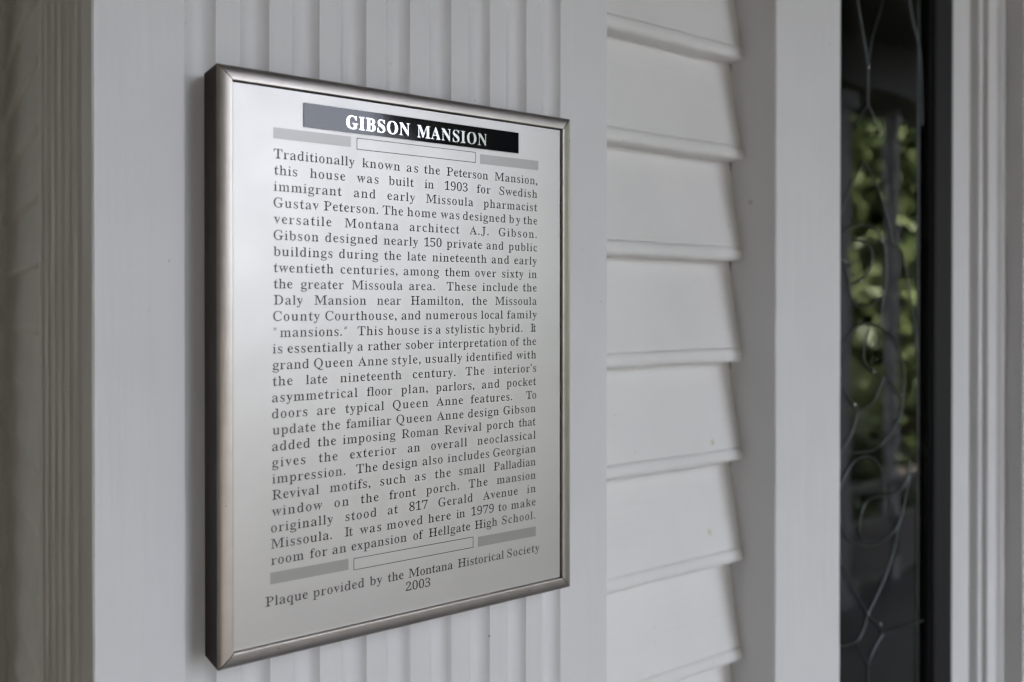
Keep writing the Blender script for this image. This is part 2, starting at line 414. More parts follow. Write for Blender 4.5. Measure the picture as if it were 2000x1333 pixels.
def outline(x0, x1, z0, z1):
    e = .00042
    v = [(x0, YI, z0), (x1, YI, z0), (x1, YI, z1), (x0, YI, z1), (x0 + e, YI, z0 + e), (x1 - e, YI, z0 + e), (x1 - e, YI, z1 - e), (x0 + e, YI, z1 - e)]
    padd(obj('outline_bar', v, [(0, 1, 5, 4), (1, 2, 6, 5), (2, 3, 7, 6), (3, 0, 4, 7)], M['ink']))
outline(.2655, .3668, 1.6122, 1.6206); outline(.2628, .3645, 1.3106, 1.3192)

def unpack(s):
    o = {}
    for ln in s.strip('\n').split('\n'):
        c, a, body = ln[0], *ln[2:].split('|', 1)
        o[c] = (int(a) / 1000, [[tuple(int(q) / 1000 for q in p.split()) for p in sp.split(',')] for sp in body.split(';')])
    return o
GLY = unpack("""'|188|73 462,115 462,127 531,138 599,138 658,138 716,94 716,50 716,50 658,50 599,62 531
,|219|59 -118,102 -100,134 -74,158 -43,171 -9,176 26,171 66,157 97,134 116,105 123,75 116,54 95,46 66,52 37,69 18,95 10,98 -19,93 -50,80 -78,59 -99
.|219|109 111,79 103,57 81,49 51,57 21,79 -1,109 -9,139 -1,161 21,169 51,161 81,139 103
0|559|280 -9,245 -6,215 4,188 17,166 32,146 50,129 69,115 91,102 115,91 142,83 172,76 205,71 240,67 277,65 317,64 359,65 401,67 440,71 477,76 512,83 544,94 581,108 613,125 641,146 665,166 682,188 697,215 710,246 720,281 723,322 718,357 705,387 687,411 666,432 642,449 613,464 581,475 544,483 511,488 476,492 439,494 400,495 358,494 316,492 277,488 240,483 205,475 172,466 142,456 115,443 91,428 68,411 49,386 27,356 9,321 -4;280 54,312 59,340 77,356 94,373 130,382 160,388 192,393 229,397 268,399 311,400 358,399 405,397 448,393 487,388 523,381 556,373 585,356 621,341 637,313 655,281 660,248 655,219 637,204 621,186 585,178 556,171 523,166 487,162 448,160 405,159 358,160 311,162 268,166 229,171 192,178 159,186 130,204 93,219 77,248 59
1|559|97 -2,97 55,138 55,179 55,195 56,209 57,248 85,237 71,242 95,257 117,257 190,257 261,257 333,257 404,257 476,257 547,253 646,209 598,190 580,172 564,155 550,135 536,117 528,100 526,90 531,89 546,68 545,67 555,59 569,76 600,65 589,89 595,113 605,132 617,152 631,173 648,196 666,231 692,302 718,322 718,358 718,378 643,350 568,350 493,350 418,350 343,350 268,350 193,350 117,347 94,382 83,366 58,378 67,411 56,429 55,470 55,510 55,510 -2,441 -2,372 5,304 0,235 5,166 -2
2|559|35 16,35 52,35 67,84 153,134 203,184 253,214 283,240 311,264 337,283 361,301 384,316 407,330 429,342 452,354 483,362 517,365 553,361 592,348 623,326 644,304 656,282 661,259 663,221 658,187 640,171 628,156 601,149 569,151 532,169 490,131 493,101 500,75 513,81 506,68 564,64 589,65 607,72 624,83 640,99 655,119 671,143 689,166 702,193 715,224 722,259 724,301 720,338 707,368 688,391 670,412 656,432 636,447 614,456 588,459 557,458 538,455 519,450 500,442 479,431 456,417 430,405 409,389 385,371 360,349 333,330 310,308 286,284 261,257 234,229 206,179 158,113 95,208 95,285 95,364 95,386 95,410 98,431 109,439 133,444 156,448 178,454 210,513 210,504 140,510 70,508 0,429 27,350 15,272 15,193 15,114 36
3|559|243 -7,207 -6,175 -1,147 6,123 15,97 29,76 44,60 60,49 76,43 93,42 110,37 133,45 150,54 168,78 160,99 151,121 153,110 157,111 128,122 103,140 85,169 69,201 60,236 57,258 58,279 62,300 67,321 76,342 89,361 108,376 135,386 168,388 208,384 240,371 268,350 291,326 308,298 319,271 334,240 339,204 338,142 338,142 400,208 400,239 400,266 406,286 423,308 438,329 457,347 482,359 512,364 547,361 585,348 617,327 640,302 654,278 661,252 663,230 661,209 657,189 648,171 632,157 612,149 587,147 561,152 535,169 508,128 510,101 539,70 530,78 522,70 580,61 597,63 616,72 632,86 648,106 665,126 679,150 694,180 711,216 721,257 724,298 720,333 707,363 689,387 671,408 655,430 636,446 616,455 591,459 561,456 534,450 510,439 489,423 468,405 446,385 424,361 404,317 378,359 364,383 350,406 333,426 316,444 299,460 281,473 261,481 237,483 205,482 180,479 156,473 135,465 117,452 95,435 75,416 57,394 40,369 24,341 10,318 3,293 -3,269 -6
5|559|245 -7,210 -6,178 -2,151 5,128 14,103 29,83 44,69 59,59 76,53 93,51 111,56 128,55 148,73 145,83 155,104 143,129 145,119 161,117 141,121 120,130 101,144 85,161 73,181 64,204 59,230 57,252 58,273 62,294 68,316 78,336 93,355 115,370 144,379 179,382 220,379 259,369 293,351 321,328 341,303 355,276 363,248 368,217 369,193 368,172 365,154 362,138 359,112 389,99 372,76 362,71 437,77 506,83 575,86 645,92 714,168 699,243 699,319 699,394 695,471 678,472 653,469 593,475 568,409 567,411 566,409 578,408 590,407 605,399 618,381 619,365 619,295 619,225 619,154 619,147 543,141 481,136 418,152 423,168 427,188 429,209 431,229 432,250 432,294 426,333 415,367 399,396 380,420 360,440 339,456 315,468 288,474 256,477 220,476 192,472 166,466 144,458 124,444 100,427 78,408 59,385 41,361 25,334 11,304 1,275 -5
7|559|150 -11,199 65,228 133,257 200,286 268,315 335,344 402,374 470,403 537,439 620,365 620,300 620,234 620,167 620,120 613,122 606,109 554,104 504,44 504,48 574,47 644,49 714,129 694,208 699,288 699,367 699,447 714,526 711,526 701,498 599,470 532,442 466,414 400,386 334,357 267,329 201,301 135,273 68,259 35,208 11
8|559|273 -11,233 -8,198 0,167 13,142 28,120 44,102 61,87 78,75 97,63 124,56 152,54 182,56 209,62 232,72 253,87 272,104 293,125 315,150 337,199 368,160 395,138 414,120 434,105 454,94 474,85 495,80 518,79 542,80 569,86 594,96 619,111 641,130 661,156 683,179 698,209 713,244 722,285 725,325 721,360 710,389 696,413 679,433 662,453 637,466 610,475 581,477 549,476 524,470 503,460 485,447 469,431 450,413 428,390 407,344 378,388 354,416 336,439 317,457 299,472 282,486 260,495 238,502 214,504 189,502 157,496 128,485 103,469 80,450 58,425 37,396 18,360 2,319 -8;286 410,325 436,345 451,363 468,379 490,389 518,392 551,391 572,385 593,377 612,365 629,350 643,334 653,317 660,298 664,279 665,254 663,230 655,206 641,187 617,174 588,169 554,173 517,187 485,208 461,238 448,270 438;278 48,310 51,339 60,367 76,391 101,408 133,414 172,410 209,394 242,370 267,346 284,315 294,280 304,259 333,221 306,199 291,178 271,158 246,146 215,142 178,148 137,163 103,188 77,216 60,246 51
9|559|227 -10,190 -7,158 0,133 11,112 23,96 37,84 52,76 69,70 86,68 103,70 115,70 129,78 138,93 133,110 123,130 130,122 131,133 103,150 80,173 64,201 55,232 52,278 61,311 80,345 119,371 177,389 251,400 367,359 323,339 307,316 294,290 285,262 281,231 282,199 288,172 299,147 313,126 328,107 346,91 366,78 389,69 416,64 447,62 482,63 514,67 544,74 572,84 598,96 622,111 643,129 663,149 680,173 696,200 709,230 718,264 722,299 719,331 710,361 697,387 679,410 658,430 634,447 605,462 571,472 542,479 509,485 472,488 432,484 388,477 357,487 326,484 296,480 267,475 239,468 205,458 173,446 144,432 116,416 91,398 68,378 47,354 29,328 13,298 1,264 -7;274 345,296 350,315 357,332 368,366 366,392 375,399 395,396 464,391 508,382 546,371 579,357 606,330 637,305 652,270 659,236 654,215 644,190 622,174 597,163 566,156 530,154 488,158 433,175 389,193 369,229 349
A|650|-13 -8,-13 35,4 36,19 39,36 45,60 52,72 75,69 113,98 185,140 253,156 331,186 404,215 477,282 535,293 615,303 694,338 693,349 616,360 538,397 470,427 400,456 329,497 264,515 188,541 116,587 96,577 57,606 47,626 40,643 36,660 35,660 -8,580 16,501 0,421 -2,341 -8,341 35,388 39,444 64,457 58,451 87,444 108,434 132,419 170,408 197,302 193,228 193,168 221,139 149,121 103,119 99,117 93,116 87,111 50,89 67,141 39,184 35,190 35,190 -8,122 -2,55 4;176 244,233 244,296 244,389 244,362 309,338 368,314 427,281 506,244 414,220 355,197 296
C|697|382 -18,343 -15,306 -6,272 6,241 22,212 42,186 64,163 88,143 114,126 141,110 170,97 201,88 233,81 267,77 303,75 340,77 377,81 412,88 445,98 477,110 508,126 537,143 564,163 591,186 615,212 638,241 659,273 677,308 689,346 696,386 699,415 698,446 693,478 685,512 673,548 657,557 652,567 646,581 625,574 627,606 663,616 693,657 693,628 615,650 537,657 459,617 459,607 493,595 528,583 562,570 597,530 605,497 626,464 641,430 650,395 654,338 645,286 618,249 585,211 523,186 439,178 337,187 240,212 161,251 102,299 64,353 44,414 38,443 40,473 46,502 56,531 70,559 87,586 109,610 133,634 162,657 112,633 84,591 46,545 18,495 -3,441 -15
D|738|30 -8,30 34,57 36,77 40,112 58,109 55,125 80,142 110,142 185,142 260,142 334,142 408,142 483,142 558,124 593,107 622,108 620,72 640,50 643,22 645,22 686,99 675,176 678,253 678,330 684,388 681,441 670,487 651,526 626,559 600,586 571,609 540,628 508,642 471,652 431,659 387,661 340,653 243,629 166,589 105,532 52,449 9,340 -6,263 5,185 0,108 -1;331 42,367 45,400 52,430 63,459 80,487 104,509 130,527 163,541 200,551 243,556 290,558 342,550 438,525 517,486 575,447 604,389 632,332 639,311 638,289 632,254 608,266 623,237 603,239 574,239 495,239 418,239 340,239 262,239 185,239 106,237 77,265 58,254 72,288 48,310 43
G|756|399 -21,356 -18,317 -10,280 2,246 19,216 40,190 63,166 86,146 112,128 139,113 168,100 199,90 231,83 266,79 302,77 341,79 378,83 413,90 447,100 478,112 509,128 538,145 565,165 591,188 615,213 638,242 659,273 677,307 688,344 696,383 699,415 698,448 693,482 685,516 673,551 658,560 652,568 646,578 636,595 622,604 637,605 658,608 669,613 682,616 693,658 693,628 615,650 536,658 458,617 458,609 486,600 515,590 543,580 572,568 602,532 604,510 618,488 631,458 643,428 651,398 654,341 646,289 618,252 585,214 524,189 441,181 339,183 287,189 238,201 195,216 156,235 122,257 94,286 68,315 49,345 35,376 28,410 25,443 27,468 33,497 49,512 53,534 74,540 105,539 148,540 191,523 219,525 248,501 243,470 257,444 261,410 263,410 303,477 301,544 295,611 295,678 298,745 303,745 263,717 261,697 258,665 240,666 243,650 220,634 192,635 117,631 29,620 25,576 11,529 13,489 -12,444 -20
H|779|23 -8,23 34,53 36,75 40,116 64,111 59,126 87,143 119,142 194,142 268,111 342,142 416,142 490,143 565,125 594,110 619,114 615,75 638,52 642,24 645,24 686,91 681,158 678,226 678,293 682,360 686,360 645,338 643,320 641,306 638,294 635,278 633,270 623,256 606,239 589,240 565,240 500,240 437,240 377,350 377,430 377,540 377,540 437,540 500,540 565,541 589,524 606,511 623,504 633,487 635,475 638,461 641,442 643,420 645,420 686,487 683,554 678,621 678,688 681,755 686,755 645,726 642,703 637,665 615,669 621,655 595,638 565,638 490,638 416,669 342,638 268,638 194,637 119,635 84,667 61,659 71,704 41,726 36,755 34,755 -8,688 -2,621 0,554 0,487 -4,420 -8,420 34,449 36,472 40,509 60,507 57,524 85,541 119,540 190,540 259,540 325,430 325,350 325,240 325,240 259,240 190,239 119,256 87,271 59,266 64,307 40,330 36,360 34,360 -8,293 -3,225 0,158 0,90 -3
I|388|20 -8,20 34,49 37,72 42,108 60,107 59,126 83,144 111,143 189,143 267,143 344,143 421,143 499,144 577,127 604,97 646,105 627,76 639,52 643,20 645,20 686,89 683,158 678,226 678,295 683,364 686,364 645,334 643,310 639,282 627,256 597,257 605,240 577,241 499,241 422,241 346,241 269,241 192,241 114,240 93,257 77,269 61,276 49,294 47,308 43,324 39,343 36,366 34,366 -8,297 -4,228 0,158 0,89 -3
J|492|162 -102,130 -100,102 -92,87 -56,68 -44,52 -31,39 -17,29 -1,23 16,20 34,22 50,27 63,36 70,39 91,50 89,67 75,78 74,88 74,98 70,105 64,110 54,112 41,112 31,109 21,103 10,98 -4,96 -17,101 -8,113 -38,132 -51,156 -54,177 -53,199 -44,210 -39,227 -23,239 1,246 31,251 105,251 179,251 252,251 326,251 399,251 473,251 547,251 574,234 594,224 615,216 629,195 632,180 636,163 640,143 643,118 645,118 686,188 683,258 678,328 678,398 681,468 686,468 645,447 643,428 640,414 637,401 634,379 631,372 618,365 596,348 575,349 546,349 477,349 408,349 339,349 270,349 201,349 133,344 68,330 18,306 -20,272 -48,228 -88
M|944|21 -8,21 34,50 36,73 41,111 61,111 59,108 87,108 118,108 193,108 268,108 344,108 419,108 494,108 569,147 592,144 613,130 629,104 633,89 635,76 638,62 641,44 643,22 645,22 686,85 683,149 678,212 678,239 678,278 601,306 534,334 468,362 401,391 335,419 268,455 183,496 280,524 347,552 414,580 480,608 547,639 612,704 671,732 678,794 678,857 681,919 686,919 645,892 642,870 637,830 613,816 624,801 598,804 564,804 490,804 418,804 345,804 272,804 200,804 127,803 99,820 78,828 58,836 45,856 42,868 39,881 37,898 35,918 34,918 -8,852 -3,786 0,721 0,655 -4,589 -8,589 34,610 36,628 38,642 41,655 44,675 47,682 60,691 79,708 98,707 123,707 202,707 281,707 359,707 437,707 516,693 626,654 526,626 460,599 394,571 328,543 262,514 197,451 146,443 72,433 0,398 0,387 79,359 153,335 228,305 300,274 372,243 445,213 517,159 615,161 502,161 426,161 349,161 272,161 196,161 119,161 86,157 56,163 56,197 39,221 35,252 34,252 -8,175 -2,98 1
P|622|23 -8,23 34,53 36,75 40,116 64,111 59,126 87,143 119,142 194,142 268,127 342,142 416,142 490,142 565,125 594,110 619,114 615,75 638,52 642,24 645,24 686,98 678,171 678,245 678,318 684,366 682,409 674,443 655,468 633,487 622,506 612,523 600,538 586,551 571,560 555,567 537,572 517,573 494,571 467,565 443,555 422,542 403,524 386,501 371,476 353,446 328,407 309,360 302,316 300,240 300,240 244,240 182,239 119,256 87,271 59,266 64,307 40,330 36,360 34,360 -8,293 -3,225 0,158 0,90 -3;240 348,300 348,334 349,362 354,387 361,411 371,434 388,454 414,466 449,471 490,468 530,458 564,440 592,418 611,397 620,358 633,322 636,305 635,292 634,262 616,270 625,255 610,238 594,240 530,240 468,240 405
Q|782|563 -166,501 -148,447 -140,399 -110,355 -84,326 -41,282 -2,245 18,215 40,188 64,165 89,144 116,127 144,112 174,99 205,90 237,83 269,79 304,77 339,78 373,83 405,89 436,97 466,108 496,122 524,138 550,156 577,177 602,200 625,225 647,254 666,286 681,320 692,357 698,395 700,432 698,467 691,500 680,531 664,558 645,583 624,606 602,626 578,644 553,660 526,674 498,685 469,694 438,700 406,704 374,706 339,704 303,700 269,692 236,683 204,670 174,654 144,635 115,614 87,589 61,562 36,530 15,459 -15,487 -53,521 -81,556 -99,591 -109,626 -115,662 -115,683 -113,706 -108,731 -102,738 -144,703 -156,667 -164,631 -169,596 -170;397 -11,417 8,495 60,532 94,569 155,594 237,602 339,600 392,593 440,582 484,567 522,549 556,528 584,501 611,474 630,446 643,418 651,387 654,334 645,286 618,250 584,213 523,189 441,180 339,182 287,189 239,200 195,215 156,233 123,255 94,282 68,309 48,333 26,360 5
R|704|23 -8,23 34,53 36,75 40,116 64,111 59,126 87,143 119,142 194,142 268,127 342,142 416,142 490,142 565,125 594,110 619,114 615,75 638,52 642,24 645,24 686,99 677,174 678,248 678,323 684,371 682,415 675,452 659,482 635,513 633,537 621,561 603,565 570,577 550,584 527,587 498,583 467,572 442,570 404,543 382,503 379,434 334,488 252,531 187,575 123,623 61,645 53,662 46,675 40,686 37,698 35,712 34,715 34,715 -8,645 4,574 36,540 0,488 79,447 142,406 205,353 261,304 309,240 309,240 251,240 185,239 119,256 87,271 59,266 64,307 40,330 36,360 34,360 -8,293 -3,225 0,158 0,90 -3;240 355,303 353,343 329,370 357,396 369,419 383,444 399,467 424,482 459,486 501,476 557,447 598,421 612,375 632,334 636,311 635,295 633,256 610,267 622,256 600,239 575,240 499,240 423
S|581|57 -16,88 47,68 110,61 172,57 235,100 235,108 195,117 157,127 123,137 90,157 66,193 53,224 39,257 30,293 28,327 31,356 39,382 54,404 75,421 101,431 134,431 172,418 210,390 243,351 268,304 292,257 314,226 330,198 347,174 363,154 379,138 395,123 416,112 439,105 465,98 494,95 521,96 547,100 571,108 594,124 623,144 649,171 671,194 683,219 693,246 698,275 700,296 700,319 698,343 693,368 687,394 678,420 668,434 660,450 638,436 640,464 673,469 694,512 694,489 621,507 548,513 475,472 475,466 500,459 526,451 551,443 577,430 611,394 620,367 635,341 646,315 653,289 655,259 653,232 646,210 633,191 615,177 593,168 566,166 537,171 509,185 482,206 460,234 440,266 421,315 398,362 375,390 361,413 348,433 335,450 322,468 304,481 286,490 268,497 247,503 224,508 198,510 170,508 144,502 118,492 94,479 71,463 49,443 29,418 11,390 -3,358 -13,323 -19,286 -21,269 -20,252 -19,235 -16,219 -13,202 -8,186 -2,171 4,158 10,147 15,138 20,132 26,125 38,110 53,103 29,104 10,103 2,101 -7,99 -16
T|630|137 -8,137 34,168 36,192 40,231 61,229 59,246 87,264 119,263 195,263 270,263 345,263 420,263 495,263 570,263 638,222 639,185 637,152 631,121 622,89 609,73 578,63 545,55 511,51 473,8 473,12 541,26 610,16 678,90 670,165 683,239 681,314 678,388 681,462 683,537 671,611 678,602 609,616 541,619 472,578 472,571 523,558 569,538 609,496 625,451 635,400 639,361 638,361 570,361 495,361 420,361 345,361 270,361 195,360 119,377 86,394 58,393 59,431 39,455 35,488 34,488 -8,418 -4,348 0,277 0,207 -4
a|512|379 -15,346 -11,353 -15,323 52,322 62,274 24,242 7,208 0,176 -10,142 -13,110 -10,92 13,71 26,69 54,61 71,59 94,64 117,59 149,77 171,103 192,128 199,148 225,176 246,211 262,250 277,321 290,319 360,313 388,299 409,280 422,262 428,243 432,220 434,185 430,161 419,146 388,141 396,143 383,151 370,157 360,160 351,161 344,159 334,154 326,147 320,138 316,127 315,115 316,105 321,93 319,84 320,76 326,72 337,71 352,74 369,81 384,92 398,107 412,126 425,140 461,162 471,186 476,213 479,241 480,281 475,314 452,342 449,365 439,374 415,391 399,402 377,409 348,411 312,411 240,411 166,410 93,402 76,425 64,419 51,413 66,432 56,453 55,458 58,464 63,453 55,484 24,465 17,438 -1,409 -12;218 53,234 56,244 60,256 67,268 75,301 64,321 77,321 173,321 253,256 232,222 215,194 193,167 165,151 125,153 86,172 64
b|537|56 -17,92 57,90 132,90 206,90 281,90 355,90 429,90 504,90 578,89 608,83 632,80 613,43 641,29 644,46 642,47 685,77 678,141 678,170 678,180 612,180 547,180 481,180 401,228 446,260 462,294 470,329 468,361 458,388 446,412 429,428 414,442 397,454 377,464 355,472 331,478 305,481 277,483 247,481 213,477 180,470 150,461 122,448 95,434 70,416 48,396 27,374 8,348 -7,318 -17,286 -20,251 -17,218 -6,186 15,138 61,112 19,90 -17;272 27,305 32,335 51,353 70,366 93,377 122,384 156,389 195,391 238,390 283,384 322,373 355,359 381,343 395,314 410,274 414,260 410,248 404,236 396,203 400,182 390,180 364,180 296,180 231,180 167,180 100,197 65,223 47,245 32
c|437|232 -4,206 2,183 10,161 20,141 33,122 50,105 68,91 89,78 112,68 137,61 164,56 193,54 223,55 256,59 287,66 316,77 343,90 370,105 394,123 417,144 439,169 458,197 471,227 479,260 481,294 476,320 452,342 440,361 428,380 410,391 389,395 365,393 352,387 344,375 344,378 327,362 337,353 331,320 339,314 350,310 374,311 388,308 405,300 413,277 432,253 436,221 429,194 409,174 385,155 340,144 279,144 236,148 196,156 160,169 129,186 102,212 77,242 62,273 56,304 57,329 63,353 74,376 90,381 96,428 82,403 53,372 28,339 10,305 -2,269 -6
d|551|208 -9,177 0,150 13,126 31,110 46,96 65,84 85,74 109,66 134,61 160,57 189,56 219,57 254,61 286,67 316,75 344,86 370,99 392,114 412,131 429,149 444,170 456,192 465,217 471,251 471,282 463,312 446,358 401,358 477,358 537,358 598,357 622,338 636,323 632,301 642,284 644,262 645,262 686,333 680,404 678,475 678,449 607,449 537,449 466,443 395,449 324,449 254,449 183,448 111,442 86,451 65,457 85,483 61,508 52,493 55,491 8,493 10,457 11,418 5,372 11,326 -26,358 83,313 22,282 0,247 -11;255 45,269 49,282 56,296 67,321 73,337 85,345 147,358 175,358 237,358 298,358 364,357 389,335 399,302 396,290 405,275 412,259 416,222 411,194 394,180 378,166 350,156 316,150 275,148 228,150 182,155 143,164 108,178 80,191 66,218 49
e|448|229 -3,203 3,179 10,158 21,138 34,120 49,104 68,90 89,78 113,69 139,62 168,58 200,56 234,46 266,36 300,55 327,76 348,87 373,101 395,116 416,134 436,155 454,178 468,205 477,234 480,276 476,312 461,340 437,362 409,377 385,388 358,396 328,410 297,421 258,421 253,359 283,298 244,236 242,148 242,152 187,165 137,188 97,220 72,257 61,297 61,325 69,350 83,374 104,374 105,417 84,403 67,372 37,339 15,304 2,267 -4;148 291,237 291,318 291,317 320,312 359,302 391,289 413,278 422,261 432,239 435,215 430,191 411,176 394,159 355,150 304
f|318|22 -8,22 33,36 34,48 35,56 37,65 39,78 40,83 48,90 62,104 81,104 109,104 185,104 261,104 336,104 409,24 409,24 465,104 465,104 525,106 559,113 587,125 610,143 629,164 646,189 662,219 691,259 699,290 697,309 665,329 657,345 648,361 632,371 615,375 594,374 579,369 567,361 560,351 559,341 561,333 557,322 556,313 557,305 559,299 564,294 572,292 582,293 593,296 605,302 619,305 629,305 635,304 640,300 627,293 646,282 652,268 653,251 652,233 644,225 641,211 627,202 607,197 581,194 522,194 465,262 465,303 465,303 409,262 409,194 409,194 333,194 255,194 176,194 96,208 70,223 48,223 50,251 36,270 34,297 33,297 -8,228 3,160 0,91 0
g|487|217 -215,171 -212,131 -205,98 -193,74 -176,46 -158,30 -113,31 -114,37 -74,54 -85,83 -83,127 -25,88 0,73 15,50 27,54 48,38 69,47 90,63 110,79 124,99 138,124 150,149 170,119 200,92 227,73 252,61 281,57 316,60 341,67 364,79 384,94 403,113 421,136 442,156 458,179 471,205 478,234 481,264 478,292 470,317 452,343 440,410 455,472 455,436 397,375 397,394 365,403 345,408 325,410 303,408 279,401 258,391 239,377 221,360 205,340 190,317 173,289 154,256 147,233 147,211 149,195 152,180 149,170 138,162 127,152 118,141 77,141 69,208 59,209 53,261 53,297 53,330 51,357 47,380 42,405 33,422 21,432 7,434 -11,458 -29,463 -56,463 -89,453 -119,434 -146,408 -171,380 -188,346 -200,308 -209,265 -213;234 192,257 195,279 207,291 214,308 238,318 272,321 314,316 356,318 393,299 416,277 421,256 432,234 435,212 432,192 421,179 413,162 390,150 356,146 314,150 272,162 239,179 215,197 199,208 196;239 -167,293 -164,335 -155,366 -140,386 -119,395 -90,393 -69,385 -51,379 -46,359 -38,334 -33,305 -32,251 -31,198 -31,131 -21,118 -59,105 -100,101 -109,104 -118,122 -140,142 -152,167 -160,199 -166
h|567|27 -8,27 33,43 34,55 36,83 55,78 46,111 58,104 82,104 156,104 229,104 302,111 375,104 448,104 521,104 595,103 616,94 634,90 616,56 642,44 645,62 643,63 685,92 678,156 678,184 678,194 608,194 538,194 467,194 378,240 428,268 448,299 460,329 467,360 460,397 457,427 448,439 416,454 393,464 359,466 314,466 238,466 160,466 82,458 59,469 41,482 59,508 39,526 34,541 33,541 -8,461 0,381 0,301 -8,301 33,307 32,336 39,369 77,376 81,376 143,376 203,376 263,375 324,374 350,369 374,359 393,354 393,321 406,302 403,278 395,247 377,198 378,194 283,194 217,194 150,194 82,186 59,217 46,208 61,236 39,253 34,268 33,268 -8,208 0,148 0,87 0
i|295|150 567,137 569,126 573,116 580,109 590,104 601,103 614,104 627,109 639,116 648,126 656,137 661,150 662,163 660,174 656,183 648,191 639,196 627,197 614,196 601,191 590,183 580,173 573,163 568;27 -8,27 33,43 34,56 36,83 54,99 41,111 58,104 82,104 156,104 229,104 302,104 376,103 400,96 419,92 401,63 423,47 428,64 426,66 469,94 462,158 462,185 462,195 386,195 310,195 235,195 159,195 82,187 59,217 46,207 63,235 40,253 34,268 33,268 -8,208 0,148 0,87 0
k|534|26 -8,26 33,43 34,56 36,84 56,100 41,111 58,104 82,104 156,78 228,104 301,104 374,104 447,104 519,104 593,103 616,97 635,95 614,65 639,47 644,64 642,66 685,94 678,157 678,184 678,194 607,194 536,194 465,194 393,194 322,195 226,259 290,306 322,334 373,348 388,358 401,369 441,373 414,338 427,311 429,306 429,306 470,375 447,445 465,514 470,514 429,487 426,460 419,432 409,400 397,374 345,334 306,360 234,406 169,444 98,508 46,530 38,543 35,560 33,560 -8,498 4,437 32,376 0,314 -9,314 33,322 32,342 35,379 58,386 32,378 61,370 73,362 84,327 133,293 182,258 232,194 178,194 142,194 82,186 59,217 46,208 61,241 36,253 34,268 33,268 -8,208 0,147 0,87 0
l|297|27 -8,27 33,43 34,56 36,83 54,99 41,111 58,104 82,104 156,104 228,104 301,104 374,104 447,104 519,104 593,104 615,99 634,94 613,65 639,47 644,64 643,65 685,94 678,157 678,185 678,195 604,195 529,195 455,195 381,195 306,195 232,195 157,195 82,187 59,217 46,207 63,235 40,253 34,268 33,268 -8,208 0,148 0,87 0
m|825|27 -8,27 33,43 34,55 36,83 55,99 41,110 58,103 82,103 157,103 230,103 303,111 378,102 399,94 418,91 398,62 423,44 428,62 427,63 469,91 462,155 462,182 462,192 375,237 427,266 447,296 457,323 467,352 461,386 456,415 450,427 421,443 407,456 374,497 424,526 446,558 459,589 466,620 460,656 457,686 448,698 417,713 394,722 359,725 314,725 238,725 160,725 82,717 59,726 42,738 61,766 39,783 34,798 33,798 -8,719 0,641 0,562 -8,562 33,577 34,594 39,621 62,633 42,643 59,635 82,635 143,635 203,635 263,635 323,633 350,628 373,618 393,614 393,581 406,562 403,540 396,512 376,460 381,459 286,459 218,459 151,459 82,454 60,459 42,469 64,498 39,515 34,530 33,530 -8,452 0,375 0,297 -8,297 33,312 34,329 39,356 62,368 42,377 59,369 82,369 143,369 203,369 263,369 323,372 350,372 374,354 392,350 392,316 406,297 403,273 395,233 385,194 377,193 283,193 217,193 150,193 82,189 61,193 42,203 66,232 40,249 34,264 33,264 -8,185 0,106 0
n|567|27 -8,27 33,43 34,55 36,83 55,78 46,111 58,104 82,104 157,104 230,104 303,112 378,103 400,95 418,91 398,62 423,44 428,62 427,63 469,92 462,156 462,184 462,193 377,240 429,268 448,298 460,329 467,360 460,397 457,427 448,439 416,454 393,464 359,466 314,466 238,466 160,466 82,458 59,469 41,482 59,508 39,526 34,541 33,541 -8,461 0,381 0,301 -8,301 33,307 32,336 39,369 77,376 81,376 143,376 203,376 263,375 324,374 350,369 374,359 393,354 393,321 406,302 403,278 396,237 385,194 374,194 283,194 217,194 150,194 82,186 59,217 46,208 61,236 39,253 34,268 33,268 -8,208 0,148 0,87 0
o|501|251 -22,218 -19,188 -10,162 5,139 24,120 45,103 67,88 90,76 115,67 141,60 169,56 198,55 229,56 261,60 290,67 319,76 345,89 370,103 393,120 414,139 435,161 454,188 469,218 478,250 481,282 478,312 469,338 455,360 436,380 415,397 394,411 371,423 347,433 320,440 292,444 262,445 229,444 197,440 167,433 139,424 112,411 87,397 65,380 43,361 23,339 4,313 -10,283 -19;251 24,276 28,300 42,315 56,326 71,336 93,343 119,348 143,351 169,353 197,353 229,352 279,346 322,338 357,326 385,313 405,298 419,275 433,251 438,225 433,202 419,187 405,174 385,163 357,154 322,149 279,147 230,148 198,150 169,153 143,158 120,166 93,176 71,187 56,202 42,225 28
p|553|26 -216,26 -175,38 -174,49 -173,57 -171,68 -168,89 -167,110 -158,105 -140,104 -120,104 -95,104 -19,114 57,104 134,104 210,104 286,106 363,107 392,98 415,94 396,58 425,45 428,62 425,64 470,90 462,152 462,177 462,189 368,228 425,253 448,281 463,311 470,343 469,375 459,401 446,425 429,441 413,455 395,466 374,476 350,484 325,490 298,493 269,494 238,493 205,490 173,484 144,476 116,466 91,454 68,439 48,423 31,405 17,385 6,363 -3,338 -10,303 -11,271 -2,240 16,194 66,194 -19,194 -86,195 -112,194 -135,213 -153,220 -165,240 -167,251 -170,263 -172,277 -174,294 -174,294 -215,227 -209,160 -207,93 -207;296 45,329 49,356 65,371 81,385 110,394 144,400 184,402 230,401 274,396 313,388 347,375 376,362 391,335 408,301 412,273 404,247 381,201 319,194 288,194 226,194 164,194 81,212 94,267 53
